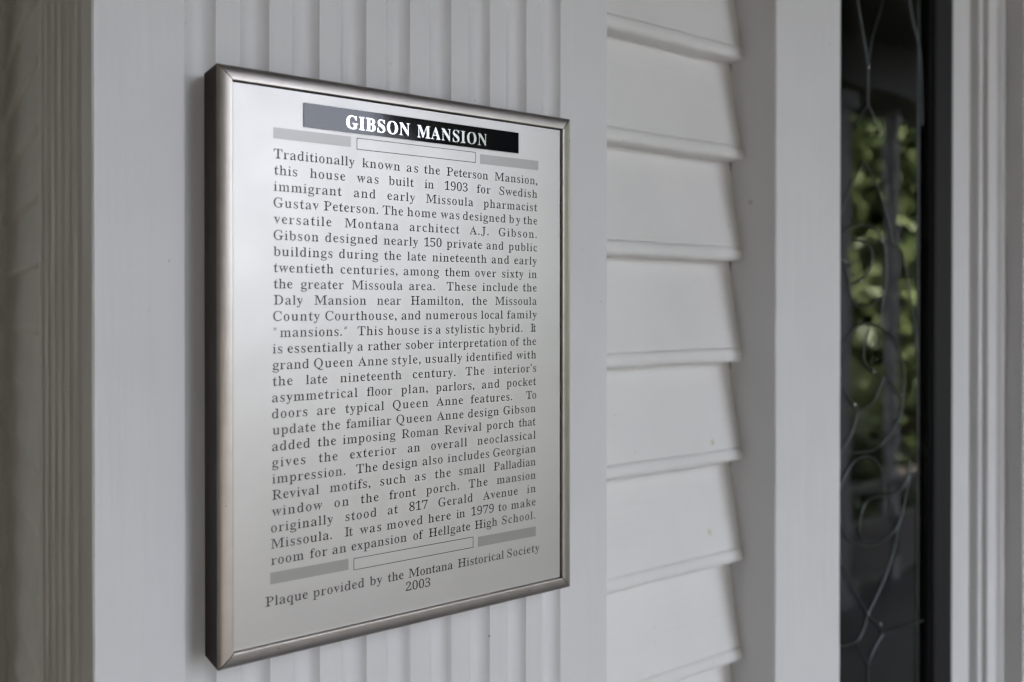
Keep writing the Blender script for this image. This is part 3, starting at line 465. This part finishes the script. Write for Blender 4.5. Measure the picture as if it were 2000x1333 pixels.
q|542|260 -215,260 -175,285 -173,303 -170,326 -161,350 -132,345 -145,359 -125,359 -68,359 -13,359 57,311 13,279 -2,246 -10,211 -8,179 2,152 14,128 31,112 46,98 63,85 83,75 105,67 130,61 156,58 184,56 214,58 248,62 280,69 311,79 339,91 366,106 391,123 413,143 434,166 453,192 468,221 477,253 480,288 477,322 466,353 446,402 399,427 441,450 477,484 477,447 402,450 327,450 252,450 177,450 101,450 26,450 -49,450 -125,463 -144,475 -161,468 -150,498 -171,510 -173,527 -174,527 -215,460 -207,394 -207,327 -210;266 47,280 51,293 56,304 65,337 61,358 71,359 96,359 165,359 230,359 294,359 361,342 395,316 413,294 428,267 433,235 428,206 410,188 392,174 370,164 342,156 310,150 273,148 232,149 185,155 145,164 110,179 83,194 67,225 51
r|428|27 -8,27 33,43 34,56 36,83 54,78 46,91 63,104 82,104 156,104 229,105 302,107 376,102 400,94 420,88 405,58 426,46 428,64 426,66 469,93 462,155 462,181 462,190 419,192 349,231 408,273 413,294 427,314 439,331 446,348 449,368 448,383 444,394 437,401 426,418 414,399 397,394 386,392 378,391 370,387 363,380 358,369 356,358 356,351 357,345 360,339 366,333 375,325 385,312 393,295 393,294 388,274 382,258 370,244 357,198 352,197 319,196 287,196 218,196 151,196 82,210 62,205 75,229 46,251 37,270 34,294 32,294 -8,227 -3,161 0,94 0
s|429|225 -20,196 -18,163 -10,127 4,122 7,116 11,106 27,123 33,93 6,98 15,45 22,63 44,49 100,45 122,95 125,93 129,101 102,109 75,125 55,157 43,182 32,209 28,231 29,249 33,265 41,278 52,288 67,295 88,289 134,277 153,244 177,206 196,170 214,140 231,117 248,99 266,88 285,82 305,80 328,81 353,72 384,83 408,104 425,120 449,145 466,175 477,210 481,222 481,235 479,248 477,263 473,280 469,297 462,308 458,353 449,299 435,326 460,318 449,371 448,363 403,371 357,322 356,323 361,312 391,295 414,268 423,246 431,222 435,203 434,188 430,175 423,164 414,154 402,147 386,144 367,147 349,156 331,170 317,187 305,207 294,274 261,303 245,325 228,340 212,349 193,355 170,361 141,364 110,360 81,351 55,336 31,316 9,290 -6,259 -17
t|340|184 -14,148 -11,129 12,121 38,108 50,101 74,98 107,98 183,98 261,98 338,98 417,30 409,30 450,59 474,111 475,133 504,143 539,156 568,167 593,177 615,183 631,223 631,215 575,199 518,183 465,262 465,309 465,309 412,262 412,189 412,189 342,189 269,189 195,189 121,190 100,193 81,202 65,202 71,222 62,243 61,266 68,285 87,291 98,337 92,316 54,288 24,255 6,222 -10
u|558|195 -15,169 7,143 8,133 34,118 41,107 58,100 81,95 110,94 145,94 219,94 294,94 370,93 393,89 415,83 394,53 421,34 428,51 427,52 469,82 462,146 462,175 462,185 392,185 321,185 251,185 180,186 109,189 89,197 71,212 58,230 53,247 53,263 55,286 62,313 79,366 94,366 166,366 234,366 301,366 370,365 395,357 416,351 400,321 423,302 428,282 429,282 470,349 462,415 462,482 462,456 390,456 319,456 247,456 176,456 103,454 80,460 58,464 80,505 55,519 54,502 55,501 11,502 12,465 14,426 7,381 10,333 -27,368 82,327 34,303 17,278 4,249 -1,224 -13
v|456|207 -15,197 53,191 125,156 186,130 250,105 314,69 374,81 404,58 414,37 421,29 420,10 428,-4 429,-4 470,58 451,120 462,182 462,244 471,244 429,233 430,209 427,169 403,161 415,166 404,168 398,171 391,199 318,226 246,260 158,295 249,321 313,346 378,351 390,354 399,360 441,373 406,335 426,331 426,331 470,379 443,426 470,426 421,440 427,425 423,409 418,396 406,400 382,392 360,367 297,342 234,315 173,258 122,252 52,243 -15
w|647|177 -15,167 58,162 134,125 198,99 266,73 334,58 407,41 415,22 420,9 423,0 426,-9 428,-16 429,-16 470,58 433,132 462,206 470,206 429,195 428,187 427,175 422,150 398,144 424,139 412,144 404,146 397,148 389,155 368,179 305,203 243,232 164,265 245,287 298,344 329,333 408,315 420,293 425,280 427,272 428,263 429,250 430,250 471,327 443,404 462,481 470,481 429,457 425,417 402,413 424,417 397,419 384,433 321,459 263,484 183,518 269,541 326,564 383,568 393,571 402,573 410,579 421,588 407,563 425,555 427,543 429,553 427,553 470,597 444,640 470,640 426,653 429,643 428,631 424,615 418,622 399,617 382,591 316,564 249,513 193,481 128,472 55,459 -15,423 -15,416 48,413 115,400 179,374 238,348 319,312 229,285 169,229 120,223 51,213 -15
x|475|41 -8,37 41,27 36,50 45,77 56,89 86,133 147,203 229,162 278,123 341,81 404,47 417,24 426,6 429,6 470,67 458,129 427,190 462,251 470,251 429,227 428,197 414,185 404,187 403,194 390,203 376,229 335,255 293,299 347,329 385,337 397,344 406,353 416,370 394,351 417,335 426,327 427,315 429,332 427,332 470,354 458,408 464,430 471,433 422,445 428,422 419,394 407,382 375,341 323,276 250,311 207,346 152,371 91,423 47,436 42,446 38,454 35,460 33,467 32,475 32,475 -9,414 8,353 36,292 0,231 -8,231 33,244 33,254 34,262 35,278 43,274 35,290 47,298 64,288 81,277 100,250 141,223 184,179 127,149 88,139 73,131 61,121 15,104 58,145 34,171 31,141 31,141 -9,119 18,63 -2
y|447|78 -183,60 -182,44 -178,30 -170,18 -158,11 -144,9 -125,20 -116,22 -107,34 -103,37 -95,43 -89,53 -86,64 -86,72 -87,80 -90,86 -95,91 -102,92 -114,92 -120,92 -131,93 -134,104 -142,123 -145,136 -140,150 -127,165 -107,173 -94,180 -79,187 -64,193 -47,199 -27,206 1,199 63,191 133,153 192,127 255,102 319,67 378,81 402,63 410,47 416,36 421,27 424,21 425,13 427,5 428,-5 429,-7 429,-7 470,55 452,117 462,179 462,241 470,241 429,225 428,213 427,205 426,180 409,188 421,159 410,165 402,167 396,169 390,175 374,202 305,229 237,262 152,294 239,316 300,338 361,342 371,345 380,347 388,349 395,351 402,352 408,352 439,363 410,339 426,330 427,318 428,328 428,328 470,374 439,420 470,420 424,435 428,424 425,408 421,397 407,399 383,391 359,367 293,342 227,316 162,262 106,257 33,246 -38,234 -71,222 -100,210 -125,197 -145,180 -168,162 -185,133 -182,115 -177,98 -182""")
BOLD = unpack("""G|756|399 -15,357 -13,317 -8,279 1,244 13,211 29,180 48,152 70,127 95,105 122,86 153,69 186,57 221,48 259,43 299,41 341,43 382,48 420,57 457,69 491,86 524,105 554,126 582,151 607,178 629,208 648,239 664,273 677,308 686,345 691,383 693,415 692,447 687,481 680,515 669,550 656,560 652,569 650,577 649,588 650,597 654,604 660,611 668,617 679,624 693,651 693,651 615,651 536,651 458,625 458,614 488,600 515,586 540,569 564,551 585,532 604,511 621,490 635,460 649,430 657,398 660,343 651,297 624,262 580,237 517,222 437,217 339,218 289,223 243,230 201,240 163,252 130,268 101,290 71,315 48,344 32,375 22,410 19,444 21,470 29,489 41,500 57,508 79,510 106,510 148,510 190,508 218,501 239,490 254,472 263,446 269,410 271,410 295,477 295,544 295,611 295,678 295,745 295,745 271,716 269,694 263,680 254,671 240,666 219,664 191,664 117,664 43,620 25,576 11,532 -1,488 -9,444 -13
I|388|20 0,20 26,50 31,74 38,91 48,103 63,110 84,112 112,112 189,112 267,112 344,112 421,112 499,112 576,110 603,104 623,94 637,78 645,53 650,20 653,20 678,89 678,158 678,226 678,295 678,364 678,364 653,332 650,308 645,292 637,281 623,274 603,272 576,272 499,272 422,272 346,272 269,272 192,272 115,273 96,275 79,279 66,285 55,294 46,307 39,322 34,342 29,366 26,366 0,297 0,228 0,158 0,89 0
B|659|24 0,24 26,54 29,77 37,93 48,103 65,109 90,111 122,111 193,111 264,111 336,111 407,111 478,111 549,110 575,107 597,103 614,96 627,87 637,76 645,62 649,44 652,23 653,23 678,99 678,176 678,252 678,328 678,408 674,474 661,525 639,561 609,583 570,590 522,585 484,572 450,549 422,518 399,477 381,427 368,487 353,536 332,574 307,601 275,618 238,623 196,620 160,612 128,598 99,578 74,553 52,527 36,499 23,468 13,433 6,395 1,354 0,288 0,222 0,156 0,90 0;271 375,280 375,317 377,348 383,373 392,392 406,406 424,416 448,422 478,424 514,423 546,418 573,411 596,401 614,382 632,356 642,322 646,302 645,288 640,280 633,275 621,272 604,271 582,271 513,271 444;330 36,369 40,400 52,422 73,433 94,441 121,446 153,448 191,446 230,439 262,428 289,413 309,392 324,365 335,333 342,294 344,271 344,271 282,271 221,271 159,271 97,272 77,277 61,284 50,294 42,310 38
S|581|64 -16,64 47,64 110,64 172,64 235,93 235,104 194,116 157,131 125,147 97,166 74,192 51,222 35,256 25,293 22,328 26,358 36,383 54,401 76,411 103,415 133,410 164,395 192,370 217,335 238,289 261,242 284,209 301,180 319,154 338,133 357,115 376,97 402,84 430,77 461,74 494,76 523,81 551,89 576,100 600,120 627,143 650,172 669,195 680,220 688,247 692,275 694,296 693,318 691,342 687,366 682,393 675,420 667,434 664,446 662,461 666,471 676,477 694,505 694,505 621,505 548,505 475,480 475,472 502,462 528,451 551,437 573,417 599,394 621,370 639,343 652,317 659,289 662,257 659,230 650,208 635,191 615,181 592,178 566,181 541,190 520,204 501,224 484,250 467,281 451,329 429,377 406,406 392,431 377,454 362,473 347,493 326,509 303,521 280,529 255,533 228,535 198,533 167,527 138,518 111,505 86,488 63,468 43,444 26,418 12,389 0,357 -8,323 -13,286 -15,269 -15,253 -13,236 -12,219 -9,203 -4,187 1,171 6,158 11,147 14,137 16,131 18,126 18,116 17,109 15,103 11,99 4,95 -5,91 -16
O|782|388 -16,352 -14,317 -9,283 -1,251 11,220 26,192 43,165 63,141 86,118 111,98 138,81 168,67 199,56 232,48 267,43 302,41 339,43 376,48 411,56 446,67 479,81 510,99 539,118 566,141 592,166 614,193 635,222 652,254 667,287 679,321 687,357 692,395 694,431 692,466 687,500 679,532 668,563 653,591 636,618 616,642 594,664 569,684 542,701 512,716 481,727 448,735 413,740 377,742 339,740 302,735 267,727 232,716 199,701 168,684 138,664 111,641 86,616 63,589 43,560 26,529 11,496 -1,461 -9,425 -14;394 18,446 27,489 54,522 98,546 161,560 241,565 339,564 390,560 436,553 478,544 516,532 549,518 579,497 608,474 631,448 647,419 657,387 660,335 651,292 624,259 580,235 517,221 437,216 339,217 289,221 243,228 201,237 163,249 129,264 100,285 70,308 48,334 31,363 21
N|735|600 -16,551 44,502 103,453 163,404 223,355 282,306 342,257 402,208 461,159 521,159 454,159 386,159 319,159 252,159 184,159 117,161 86,167 62,177 46,192 36,216 29,248 26,248 0,174 0,101 0,27 0,27 26,49 27,66 30,81 35,92 41,100 50,106 62,110 76,112 95,113 117,113 194,113 271,113 348,113 424,113 501,113 578,84 613,64 636,54 645,47 648,38 651,27 653,27 678,96 678,164 678,233 678,283 617,333 556,383 495,432 434,482 373,532 312,582 251,582 329,582 407,582 484,582 562,581 584,579 602,575 617,569 628,560 636,549 643,534 647,516 651,493 653,493 678,567 678,640 678,714 678,714 653,683 650,660 643,645 633,636 616,630 593,628 561,628 489,628 417,628 345,628 273,628 200,628 128,628 56,628 -16
M|944|21 0,21 26,51 29,75 36,92 47,103 63,110 87,112 118,112 193,112 268,112 344,112 419,112 494,112 569,111 589,109 606,105 619,99 629,90 637,79 644,64 648,45 651,22 653,22 678,85 678,149 678,212 678,275 678,303 611,331 545,359 478,388 412,416 345,444 279,472 212,500 279,528 345,556 412,585 478,613 545,641 611,669 678,732 678,794 678,857 678,919 678,919 653,890 649,868 641,853 630,842 614,836 592,834 563,834 490,834 418,834 345,834 272,834 200,834 127,835 101,837 80,841 64,847 51,855 41,866 35,880 30,897 27,918 26,918 0,852 0,786 0,721 0,655 0,589 0,589 26,611 29,629 32,644 37,655 44,664 53,670 66,674 81,676 101,677 124,677 202,677 281,677 359,677 437,677 516,677 594,649 528,622 462,594 396,567 330,539 264,512 198,484 132,457 66,429 0,402 0,371 72,341 145,310 217,280 290,249 362,218 434,188 507,157 579,157 502,157 426,157 349,157 272,157 196,157 119,159 85,166 60,178 44,196 34,220 28,252 26,252 0,175 0,98 0
A|650|-13 0,-13 27,5 29,21 35,35 45,48 60,60 82,73 111,102 184,132 257,161 330,190 403,219 475,249 548,278 621,307 694,334 693,364 623,394 552,423 482,453 411,483 341,513 270,542 200,572 129,587 96,600 70,612 51,625 38,641 30,660 27,660 0,580 0,501 0,421 0,341 0,341 27,386 32,413 45,422 68,420 80,415 98,406 121,391 159,376 197,302 197,228 197,154 197,136 151,117 105,115 100,114 94,113 88,111 72,119 47,143 32,184 27,190 27,190 0,122 0,55 0;169 239,233 239,296 239,360 239,336 298,312 357,287 416,263 475,240 416,216 357,193 298""")
_cache = {}
def glyph(D_, c):
    key = (id(D_), c)
    if key in _cache: return _cache[key]
    ps = D_[c][1]; vs_ = []; ed = []
    for q in ps:
        n = len(vs_); vs_ += [Vector(p) for p in q]; ed += [(n + i, n + (i + 1) % len(q)) for i in range(len(q))]
    V, E, F, _, _, _ = delaunay_2d_cdt(vs_, ed, [], 0, 1e-5, False)
    def wn(x, y):
        r = 0
        for q in ps:
            for i in range(len(q)):
                (xa, ya), (xb, yb) = q[i - 1], q[i]
                if (ya > y) != (yb > y) and x < (xb - xa) * (y - ya) / (yb - ya) + xa: r += 1 if yb > ya else -1
        return r
    fs = [tuple(t) for t in F if wn(sum(V[i][0] for i in t) / 3, sum(V[i][1] for i in t) / 3) != 0]
    _cache[key] = ([tuple(q) for q in V], fs); return _cache[key]
def word(D_, s, xa, xb, z, S, hs, y, V, F):
    """place the glyphs of s so the ink runs exactly from xa to xb"""
    pre = 0
    if s[0] == '“': s = s[1:-1]; pre = 1
    x_first = min(p[0] for q in D_[s[0]][1] for p in q); x_last = max(p[0] for q in D_[s[-1]][1] for p in q)
    def quotes(x):
        for k in (0, 1):
            n = len(V); e = .0007
            V.extend([(x + k * e * 1.6, y, z + S * .47), (x + e * .45 + k * e * 1.6, y, z + S * .47), (x + e * 1.15 + k * e * 1.6, y, z + S * .68), (x + e * .45 + k * e * 1.6, y, z + S * .68)])
            F.append((n, n + 1, n + 2, n + 3))
    if pre: quotes(xa); quotes(xb - .0022); xa += .0044; xb -= .0042
    nat = (sum(D_[c][0] for c in s) - x_first - (D_[s[-1]][0] - x_last)) * S * hs
    tr = (xb - xa - nat) / max(1, len(s) - 1); x = xa - x_first * S * hs
    for c in s:
        vv, ff = glyph(D_, c); n = len(V)
        V.extend((x + p[0] * S * hs, y, z + p[1] * S) for p in vv); F.extend(tuple(i + n for i in t) for t in ff)
        x += D_[c][0] * S * hs + tr
LAYOUT = """16000.0;Traditionally 2045.6 2638.1;known 2698.0 3003.3;as 3058.8 3153.8;the 3206.4 3344.5;Peterson 3403.4 3784.5;Mansion, 3848.0 4270.0
15889.9;this 2049.1 2211.2;house 2303.5 2567.0;was 2653.9 2827.8;built 2910.7 3119.0;in 3210.7 3290.6;1903 3385.1 3593.1;for 3678.5 3808.8;Swedish 3892.4 4270.0
15779.8;immigrant 2045.4 2539.6;and 2633.9 2803.2;early 2898.1 3127.6;Missoula 3223.9 3645.1;pharmacist 3740.8 4270.0
15669.7;Gustav 2045.2 2367.0;Peterson. 2404.8 2823.6;The 2860.7 3028.6;home 3062.8 3312.8;was 3348.8 3518.3;designed 3550.9 3952.0;by 3987.1 4098.7;the 4129.5 4270.0
15559.6;versatile 2045.1 2462.0;Montana 2562.8 2990.3;architect 3084.3 3518.2;A.J. 3611.9 3789.3;Gibson. 3887.4 4264.8
15449.5;Gibson 2045.0 2366.7;designed 2416.0 2819.3;nearly 2868.8 3153.5;150 3206.1 3357.8;private 3403.1 3726.3;and 3769.8 3932.1;public 3982.1 4270.0
15339.4;buildings 2044.8 2469.5;during 2519.7 2823.3;the 2872.8 3011.4;late 3062.6 3223.7;nineteenth 3276.9 3769.8;and 3818.5 3987.1;early 4037.6 4264.8
15229.3;twentieth 2044.7 2477.1;centuries, 2531.3 2981.6;among 3032.6 3335.1;them 3389.4 3611.8;over 3664.0 3862.7;sixty 3917.1 4129.5;in 4181.2 4264.8
15119.2;the 2044.6 2177.4;greater 2236.0 2554.6;Missoula 2617.5 3024.0;area. 3079.7 3299.1;These 3403.0 3673.5;include 3731.1 4073.2;the 4124.4 4264.8
15009.1;Daly 2044.4 2250.6;Mansion 2336.2 2729.4;near 2814.9 3011.2;Hamilton, 3092.6 3550.7;the 3635.4 3774.6;Missoula 3852.8 4264.8
14899.0;County 2040.7 2373.7;Courthouse, 2415.5 2973.0;and 3015.4 3175.1;numerous 3219.0 3678.2;local 3716.6 3927.0;family 3967.0 4264.9
14788.9;“mansions.” 2044.2 2581.7;This 2660.9 2860.0;house 2897.4 3161.9;is 3201.4 3272.2;a 3308.0 3353.0;stylistic 3393.8 3750.3;hybrid. 3789.1 4119.3;It 4202.1 4259.6
14678.8;is 2036.9 2104.7;essentially 2140.7 2625.1;a 2660.8 2704.9;rather 2741.2 3011.0;sober 3049.4 3290.0;interpretation 3330.4 3967.0;of 4002.2 4088.5;the 4124.4 4259.6
14568.7;grand 2036.8 2294.6;Queen 2332.0 2625.0;Anne 2664.7 2901.4;style, 2934.9 3174.9;usually 3214.5 3541.2;identified 3578.7 4017.3;with 4057.9 4259.6
14458.6;the 2036.7 2176.7;late 2272.2 2430.3;nineteenth 2526.7 3015.1;century. 3109.5 3480.8;The 3573.9 3750.3;interior's 3838.0 4259.7
14348.5;asymmetrical 2033.0 2660.6;floor 2732.9 2938.9;plan, 3010.8 3236.5;parlors, 3307.8 3654.3;and 3726.1 3892.2;pocket 3962.0 4259.7
14238.4;doors 2032.8 2283.1;are 2354.2 2491.6;typical 2565.5 2872.0;Queen 2943.0 3240.8;Anne 3312.2 3550.4;features. 3621.0 4017.3;To 4155.4 4259.7
14128.3;update 2036.2 2342.8;the 2388.1 2526.4;familiar 2573.3 2930.4;Queen 2972.5 3271.9;Anne 3316.6 3555.1;design 3597.4 3887.2;Gibson 3932.0 4254.4
14018.2;added 2032.6 2301.5;the 2357.7 2495.2;imposing 2545.8 2963.9;Roman 3014.8 3330.1;Revival 3384.4 3721.2;porch 3769.6 4032.5;that 4083.4 4254.5
13908.1;gives 2032.4 2267.9;the 2365.1 2506.7;exterior 2600.6 2972.3;an 3066.1 3170.2;overall 3267.3 3587.9;neoclassical 3682.8 4254.5
13798.0;impression. 2032.3 2565.1;The 2648.1 2818.0;design 2859.3 3148.3;also 3192.0 3366.1;includes 3411.6 3793.9;Georgian 3833.0 4254.5
13687.9;Revival 2032.2 2368.7;motifs, 2448.7 2760.7;such 2838.5 3048.8;as 3126.4 3218.4;the 3298.5 3439.0;small 3513.0 3755.0;Palladian 3837.9 4254.5
13577.8;window 2028.5 2391.3;on 2483.2 2592.5;the 2683.9 2826.1;front 2913.2 3135.1;porch. 3222.8 3512.9;The 3601.9 3779.2;mansion 3867.4 4254.5
13467.7;originally 2024.8 2471.5;stood 2564.8 2809.6;at 2900.6 2984.7;817 3078.7 3236.0;Gerald 3329.8 3639.8;Avenue 3735.6 4073.2;in 4165.8 4254.5
13357.6;Missoula. 2024.7 2463.7;It 2560.8 2623.9;was 2675.7 2846.6;moved 2892.2 3191.8;here 3240.4 3438.9;in 3489.6 3568.9;1979 3625.5 3837.8;to 3882.2 3961.9;make 4007.2 4254.5
13247.5;room 2024.5 2256.0;for 2300.6 2429.1;an 2467.4 2572.5;expansion 2611.9 3057.1;of 3113.2 3196.2;Hellgate 3244.8 3616.0;High 3658.8 3872.3;School. 3916.9 4249.3
12972.0;Plaque 1985.4 2285.4;provided 2322.8 2711.5;by 2756.1 2854.5;the 2900.3 3031.2;Montana 3074.1 3457.2;Historical 3503.4 3936.9;Society 3966.9 4291.5
12875.0;2003 3048.3 3257.9"""
SZ = .00655 / .685
for ln in LAYOUT.strip().split('\n'):
    z, *ws = ln.split(';'); V = []; F = []
    for t in ws:
        s, a, b = t.split(); word(GLY, s, float(a) / 1e4, float(b) / 1e4, float(z) / 1e4, SZ, 1.07, YI, V, F)
    padd(obj('text_line', V, F, M['ink']))
st = padd(box('title_strip', .2256, .4077, YP - .0009, YP - .0001, 1.6236, 1.6403, M['strip']))
def title(s, xa, xb, S):
    V = []; F = []; word(BOLD, s, xa, xb, 1.6264, S, .93, YP - .00105, V, F)
    o = obj('title_lettering', V, F, M['letter'], st); return o
title('GIBSON', .2572, .3080, .0093 / .69); title('MANSION', .3142, .3768, .0093 / .69)

# ================================================================ PORCH
beam = thing('porch_beam', 'long white beam along the open edge of the porch', 'beam')
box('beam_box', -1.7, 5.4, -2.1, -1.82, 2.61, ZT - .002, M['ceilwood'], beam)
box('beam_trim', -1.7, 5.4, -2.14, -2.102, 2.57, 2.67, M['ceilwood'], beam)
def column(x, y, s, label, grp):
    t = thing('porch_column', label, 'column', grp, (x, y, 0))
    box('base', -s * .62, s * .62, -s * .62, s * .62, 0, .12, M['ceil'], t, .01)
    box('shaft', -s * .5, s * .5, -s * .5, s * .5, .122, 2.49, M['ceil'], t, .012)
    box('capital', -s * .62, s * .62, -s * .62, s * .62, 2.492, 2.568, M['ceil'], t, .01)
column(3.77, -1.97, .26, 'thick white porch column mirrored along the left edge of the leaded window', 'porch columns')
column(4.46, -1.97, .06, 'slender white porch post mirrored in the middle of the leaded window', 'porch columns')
column(-1.5, -1.97, .26, 'thick white porch column beside the added brick wall', 'porch columns')
rl = thing('porch_railing', 'low dark railing between the columns at the porch edge', 'railing')
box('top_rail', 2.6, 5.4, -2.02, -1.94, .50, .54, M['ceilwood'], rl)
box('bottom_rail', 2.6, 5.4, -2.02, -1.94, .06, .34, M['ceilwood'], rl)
sw = tag(struct(box('side_light_blocker', -1.95, -1.65, -3.2, 6, -.5, 3.4, M['brick'])), 'unseen brick wall added left of the porch to block light', 'wall')  # out-of-view wall added to keep light from the left off the corner
del sw['kind']
hs_ = thing('sun_block_storey', 'unseen upper storey and roof added over the porch to block the sun', 'building')  # out-of-view house mass added to keep the sun off the porch
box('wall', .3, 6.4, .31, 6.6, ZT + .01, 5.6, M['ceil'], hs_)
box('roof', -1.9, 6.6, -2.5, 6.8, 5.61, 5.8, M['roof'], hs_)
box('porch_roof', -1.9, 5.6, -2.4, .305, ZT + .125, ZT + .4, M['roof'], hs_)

# ================================================================ GARDEN
def crown_mesh(name, lobes, n, size, m, parent, seed):
    r = np.random.default_rng(seed); tot = sum(l[3] * l[4] * l[5] for l in lobes); C_ = []
    for (x, y, z, a, b, c) in lobes:
        k = int(n * a * b * c / tot) + 8; d = r.normal(size=(k, 3)); d /= np.linalg.norm(d, axis=1)[:, None]
        rad = r.random(k) ** .45 * (1 + .25 * np.sin(d[:, 0] * 7 + d[:, 2] * 9)); C_.append(np.array([x, y, z]) + d * rad[:, None] * np.array([a, b, c]))
    P = np.concatenate(C_); k = len(P); u = r.normal(size=(k, 3)); u /= np.linalg.norm(u, axis=1)[:, None]
    q = r.normal(size=(k, 3)); q -= (q * u).sum(1)[:, None] * u; q /= np.linalg.norm(q, axis=1)[:, None]
    s = (size * (.55 + .9 * r.random(k)))[:, None]
    V = np.stack([P - u * s, P - q * s * .5, P + u * s, P + q * s * .5], 1).reshape(-1, 3)
    me = D.meshes.new(name); me.vertices.add(len(V)); me.vertices.foreach_set('co', V.ravel())
    me.loops.add(k * 4); me.loops.foreach_set('vertex_index', np.arange(k * 4)); me.polygons.add(k)
    me.polygons.foreach_set('loop_start', np.arange(k) * 4); me.polygons.foreach_set('loop_total', np.full(k, 4)); me.update()
    me.materials.append(m); o = D.objects.new(name, me); COL.objects.link(o)
    if parent: o.parent = parent
    return o
def trunk(parent, h, r0, seed):
    rnd = random.Random(seed); v = []; f = []; n = 8; L_ = 7
    for k in range(L_ + 1):
        t = k / L_; rr = r0 * (1.25 - t) if k else r0 * 1.5; ox = .1 * math.sin(t * 4 + seed); oy = .1 * math.cos(t * 3 + seed)
        for i in range(n): a = 2 * math.pi * i / n; v.append((ox + rr * math.cos(a), oy + rr * math.sin(a), h * t))
    for k in range(L_):
        for i in range(n): a = k * n + i; b = k * n + (i + 1) % n; f.append((a, b, b + n, a + n))
    obj('trunk', v, f, M['bark'], parent, True)
def tree(x, y, h, rad, low, n, size, m, seed, label, grp='garden trees in front of the porch'):
    t = thing('garden_tree', label, 'tree', grp, (x, y, -.5)); rnd = random.Random(seed)
    trunk(t, h * .8, .16 + h * .012, seed)
    lobes = [(0, 0, (h + low) / 2, rad, rad, (h - low) / 2)]
    for i in range(6):
        a = rnd.uniform(0, 6.28); q = rad * rnd.uniform(.45, .8); lobes.append((q * math.cos(a), q * math.sin(a), rnd.uniform(low + (h - low) * .2, h * .9), rad * .5, rad * .5, (h - low) * .22))
    crown_mesh('crown', lobes, n, size, m, t, seed)
def polar(az, d): return d * math.sin(R(az)), -.6 - d * math.cos(R(az))
# tall trees either side of the sky gap; left ones added to block light
SPEC = [(41, 15, 12, 3.0, .5, 5200, .42, 'leaf_dark'), (47, 17, 13, 3.4, .5, 5200, .45, 'leaf'), (50.5, 15, 11, 2.9, .4, 5200, .40, 'leaf'),
        (58.5, 12.5, 9, 2.4, .2, 26000, .12, 'leaf'), (67, 12, 10, 2.6, .2, 20000, .14, 'leaf'), (76, 13, 11, 3.4, .4, 4500, .40, 'leaf'),
        (-14, 16, 13, 3.6, .5, 5200, .45, 'leaf_dark'), (1.0, 20, 12, 3.4, .5, 5200, .42, 'leaf_dark'), (57, 22, 13, 3.8, .3, 7000, .35, 'leaf_olive'), (-30, 14, 12, 4.0, .4, 4000, .5, 'leaf_dark')]
NAMES = ['dark tree at the right edge of the sky gap', 'tall green tree right of the darkest tree', 'broad green tree facing the thick porch column',
         'bright leafy tree mirrored in the leaded window', 'olive green tree at the right of the porch view', 'wide green tree furthest right of the porch',
         'dark tree added left of the sky gap to block light', 'distant dark tree added to narrow the left edge of the sky gap', 'distant olive tree behind the mirrored bright one', 'dark tree behind the added brick wall']
for i, (az, d, h, rad, low, n, sz, mm) in enumerate(SPEC):
    x, y = polar(az, d); tree(x, y, h, rad, low, n, sz, M[mm], 30 + i, NAMES[i])
for i, (az, d, rx, hz, mm) in enumerate([(8, 19, 4.5, 1.7, 'leaf_dark'), (21, 18, 4.0, 1.9, 'leaf_dark'), (56, 7.8, .9, 1.1, 'leaf_dark'), (60, 8.6, 1.0, 1.4, 'leaf'), (63, 7.2, .8, 1.0, 'leaf_dark')]):
    x, y = polar(az, d)
    sh = thing('garden_shrub', ['low dark shrub under the left of the sky gap', 'low dark shrub under the right of the sky gap', 'dark shrub beyond the porch floor by the thick column',
               'green shrub beyond the slender porch post', 'dark shrub right of the slender porch post'][i], 'shrub', 'garden shrubs', (x, y, -.5))
    crown_mesh('foliage', [(0, 0, hz * .5, rx, rx * .8, hz * .6)], 3200 if i > 1 else 1800, .07 if i > 1 else .3, M[mm], sh, 70 + i)
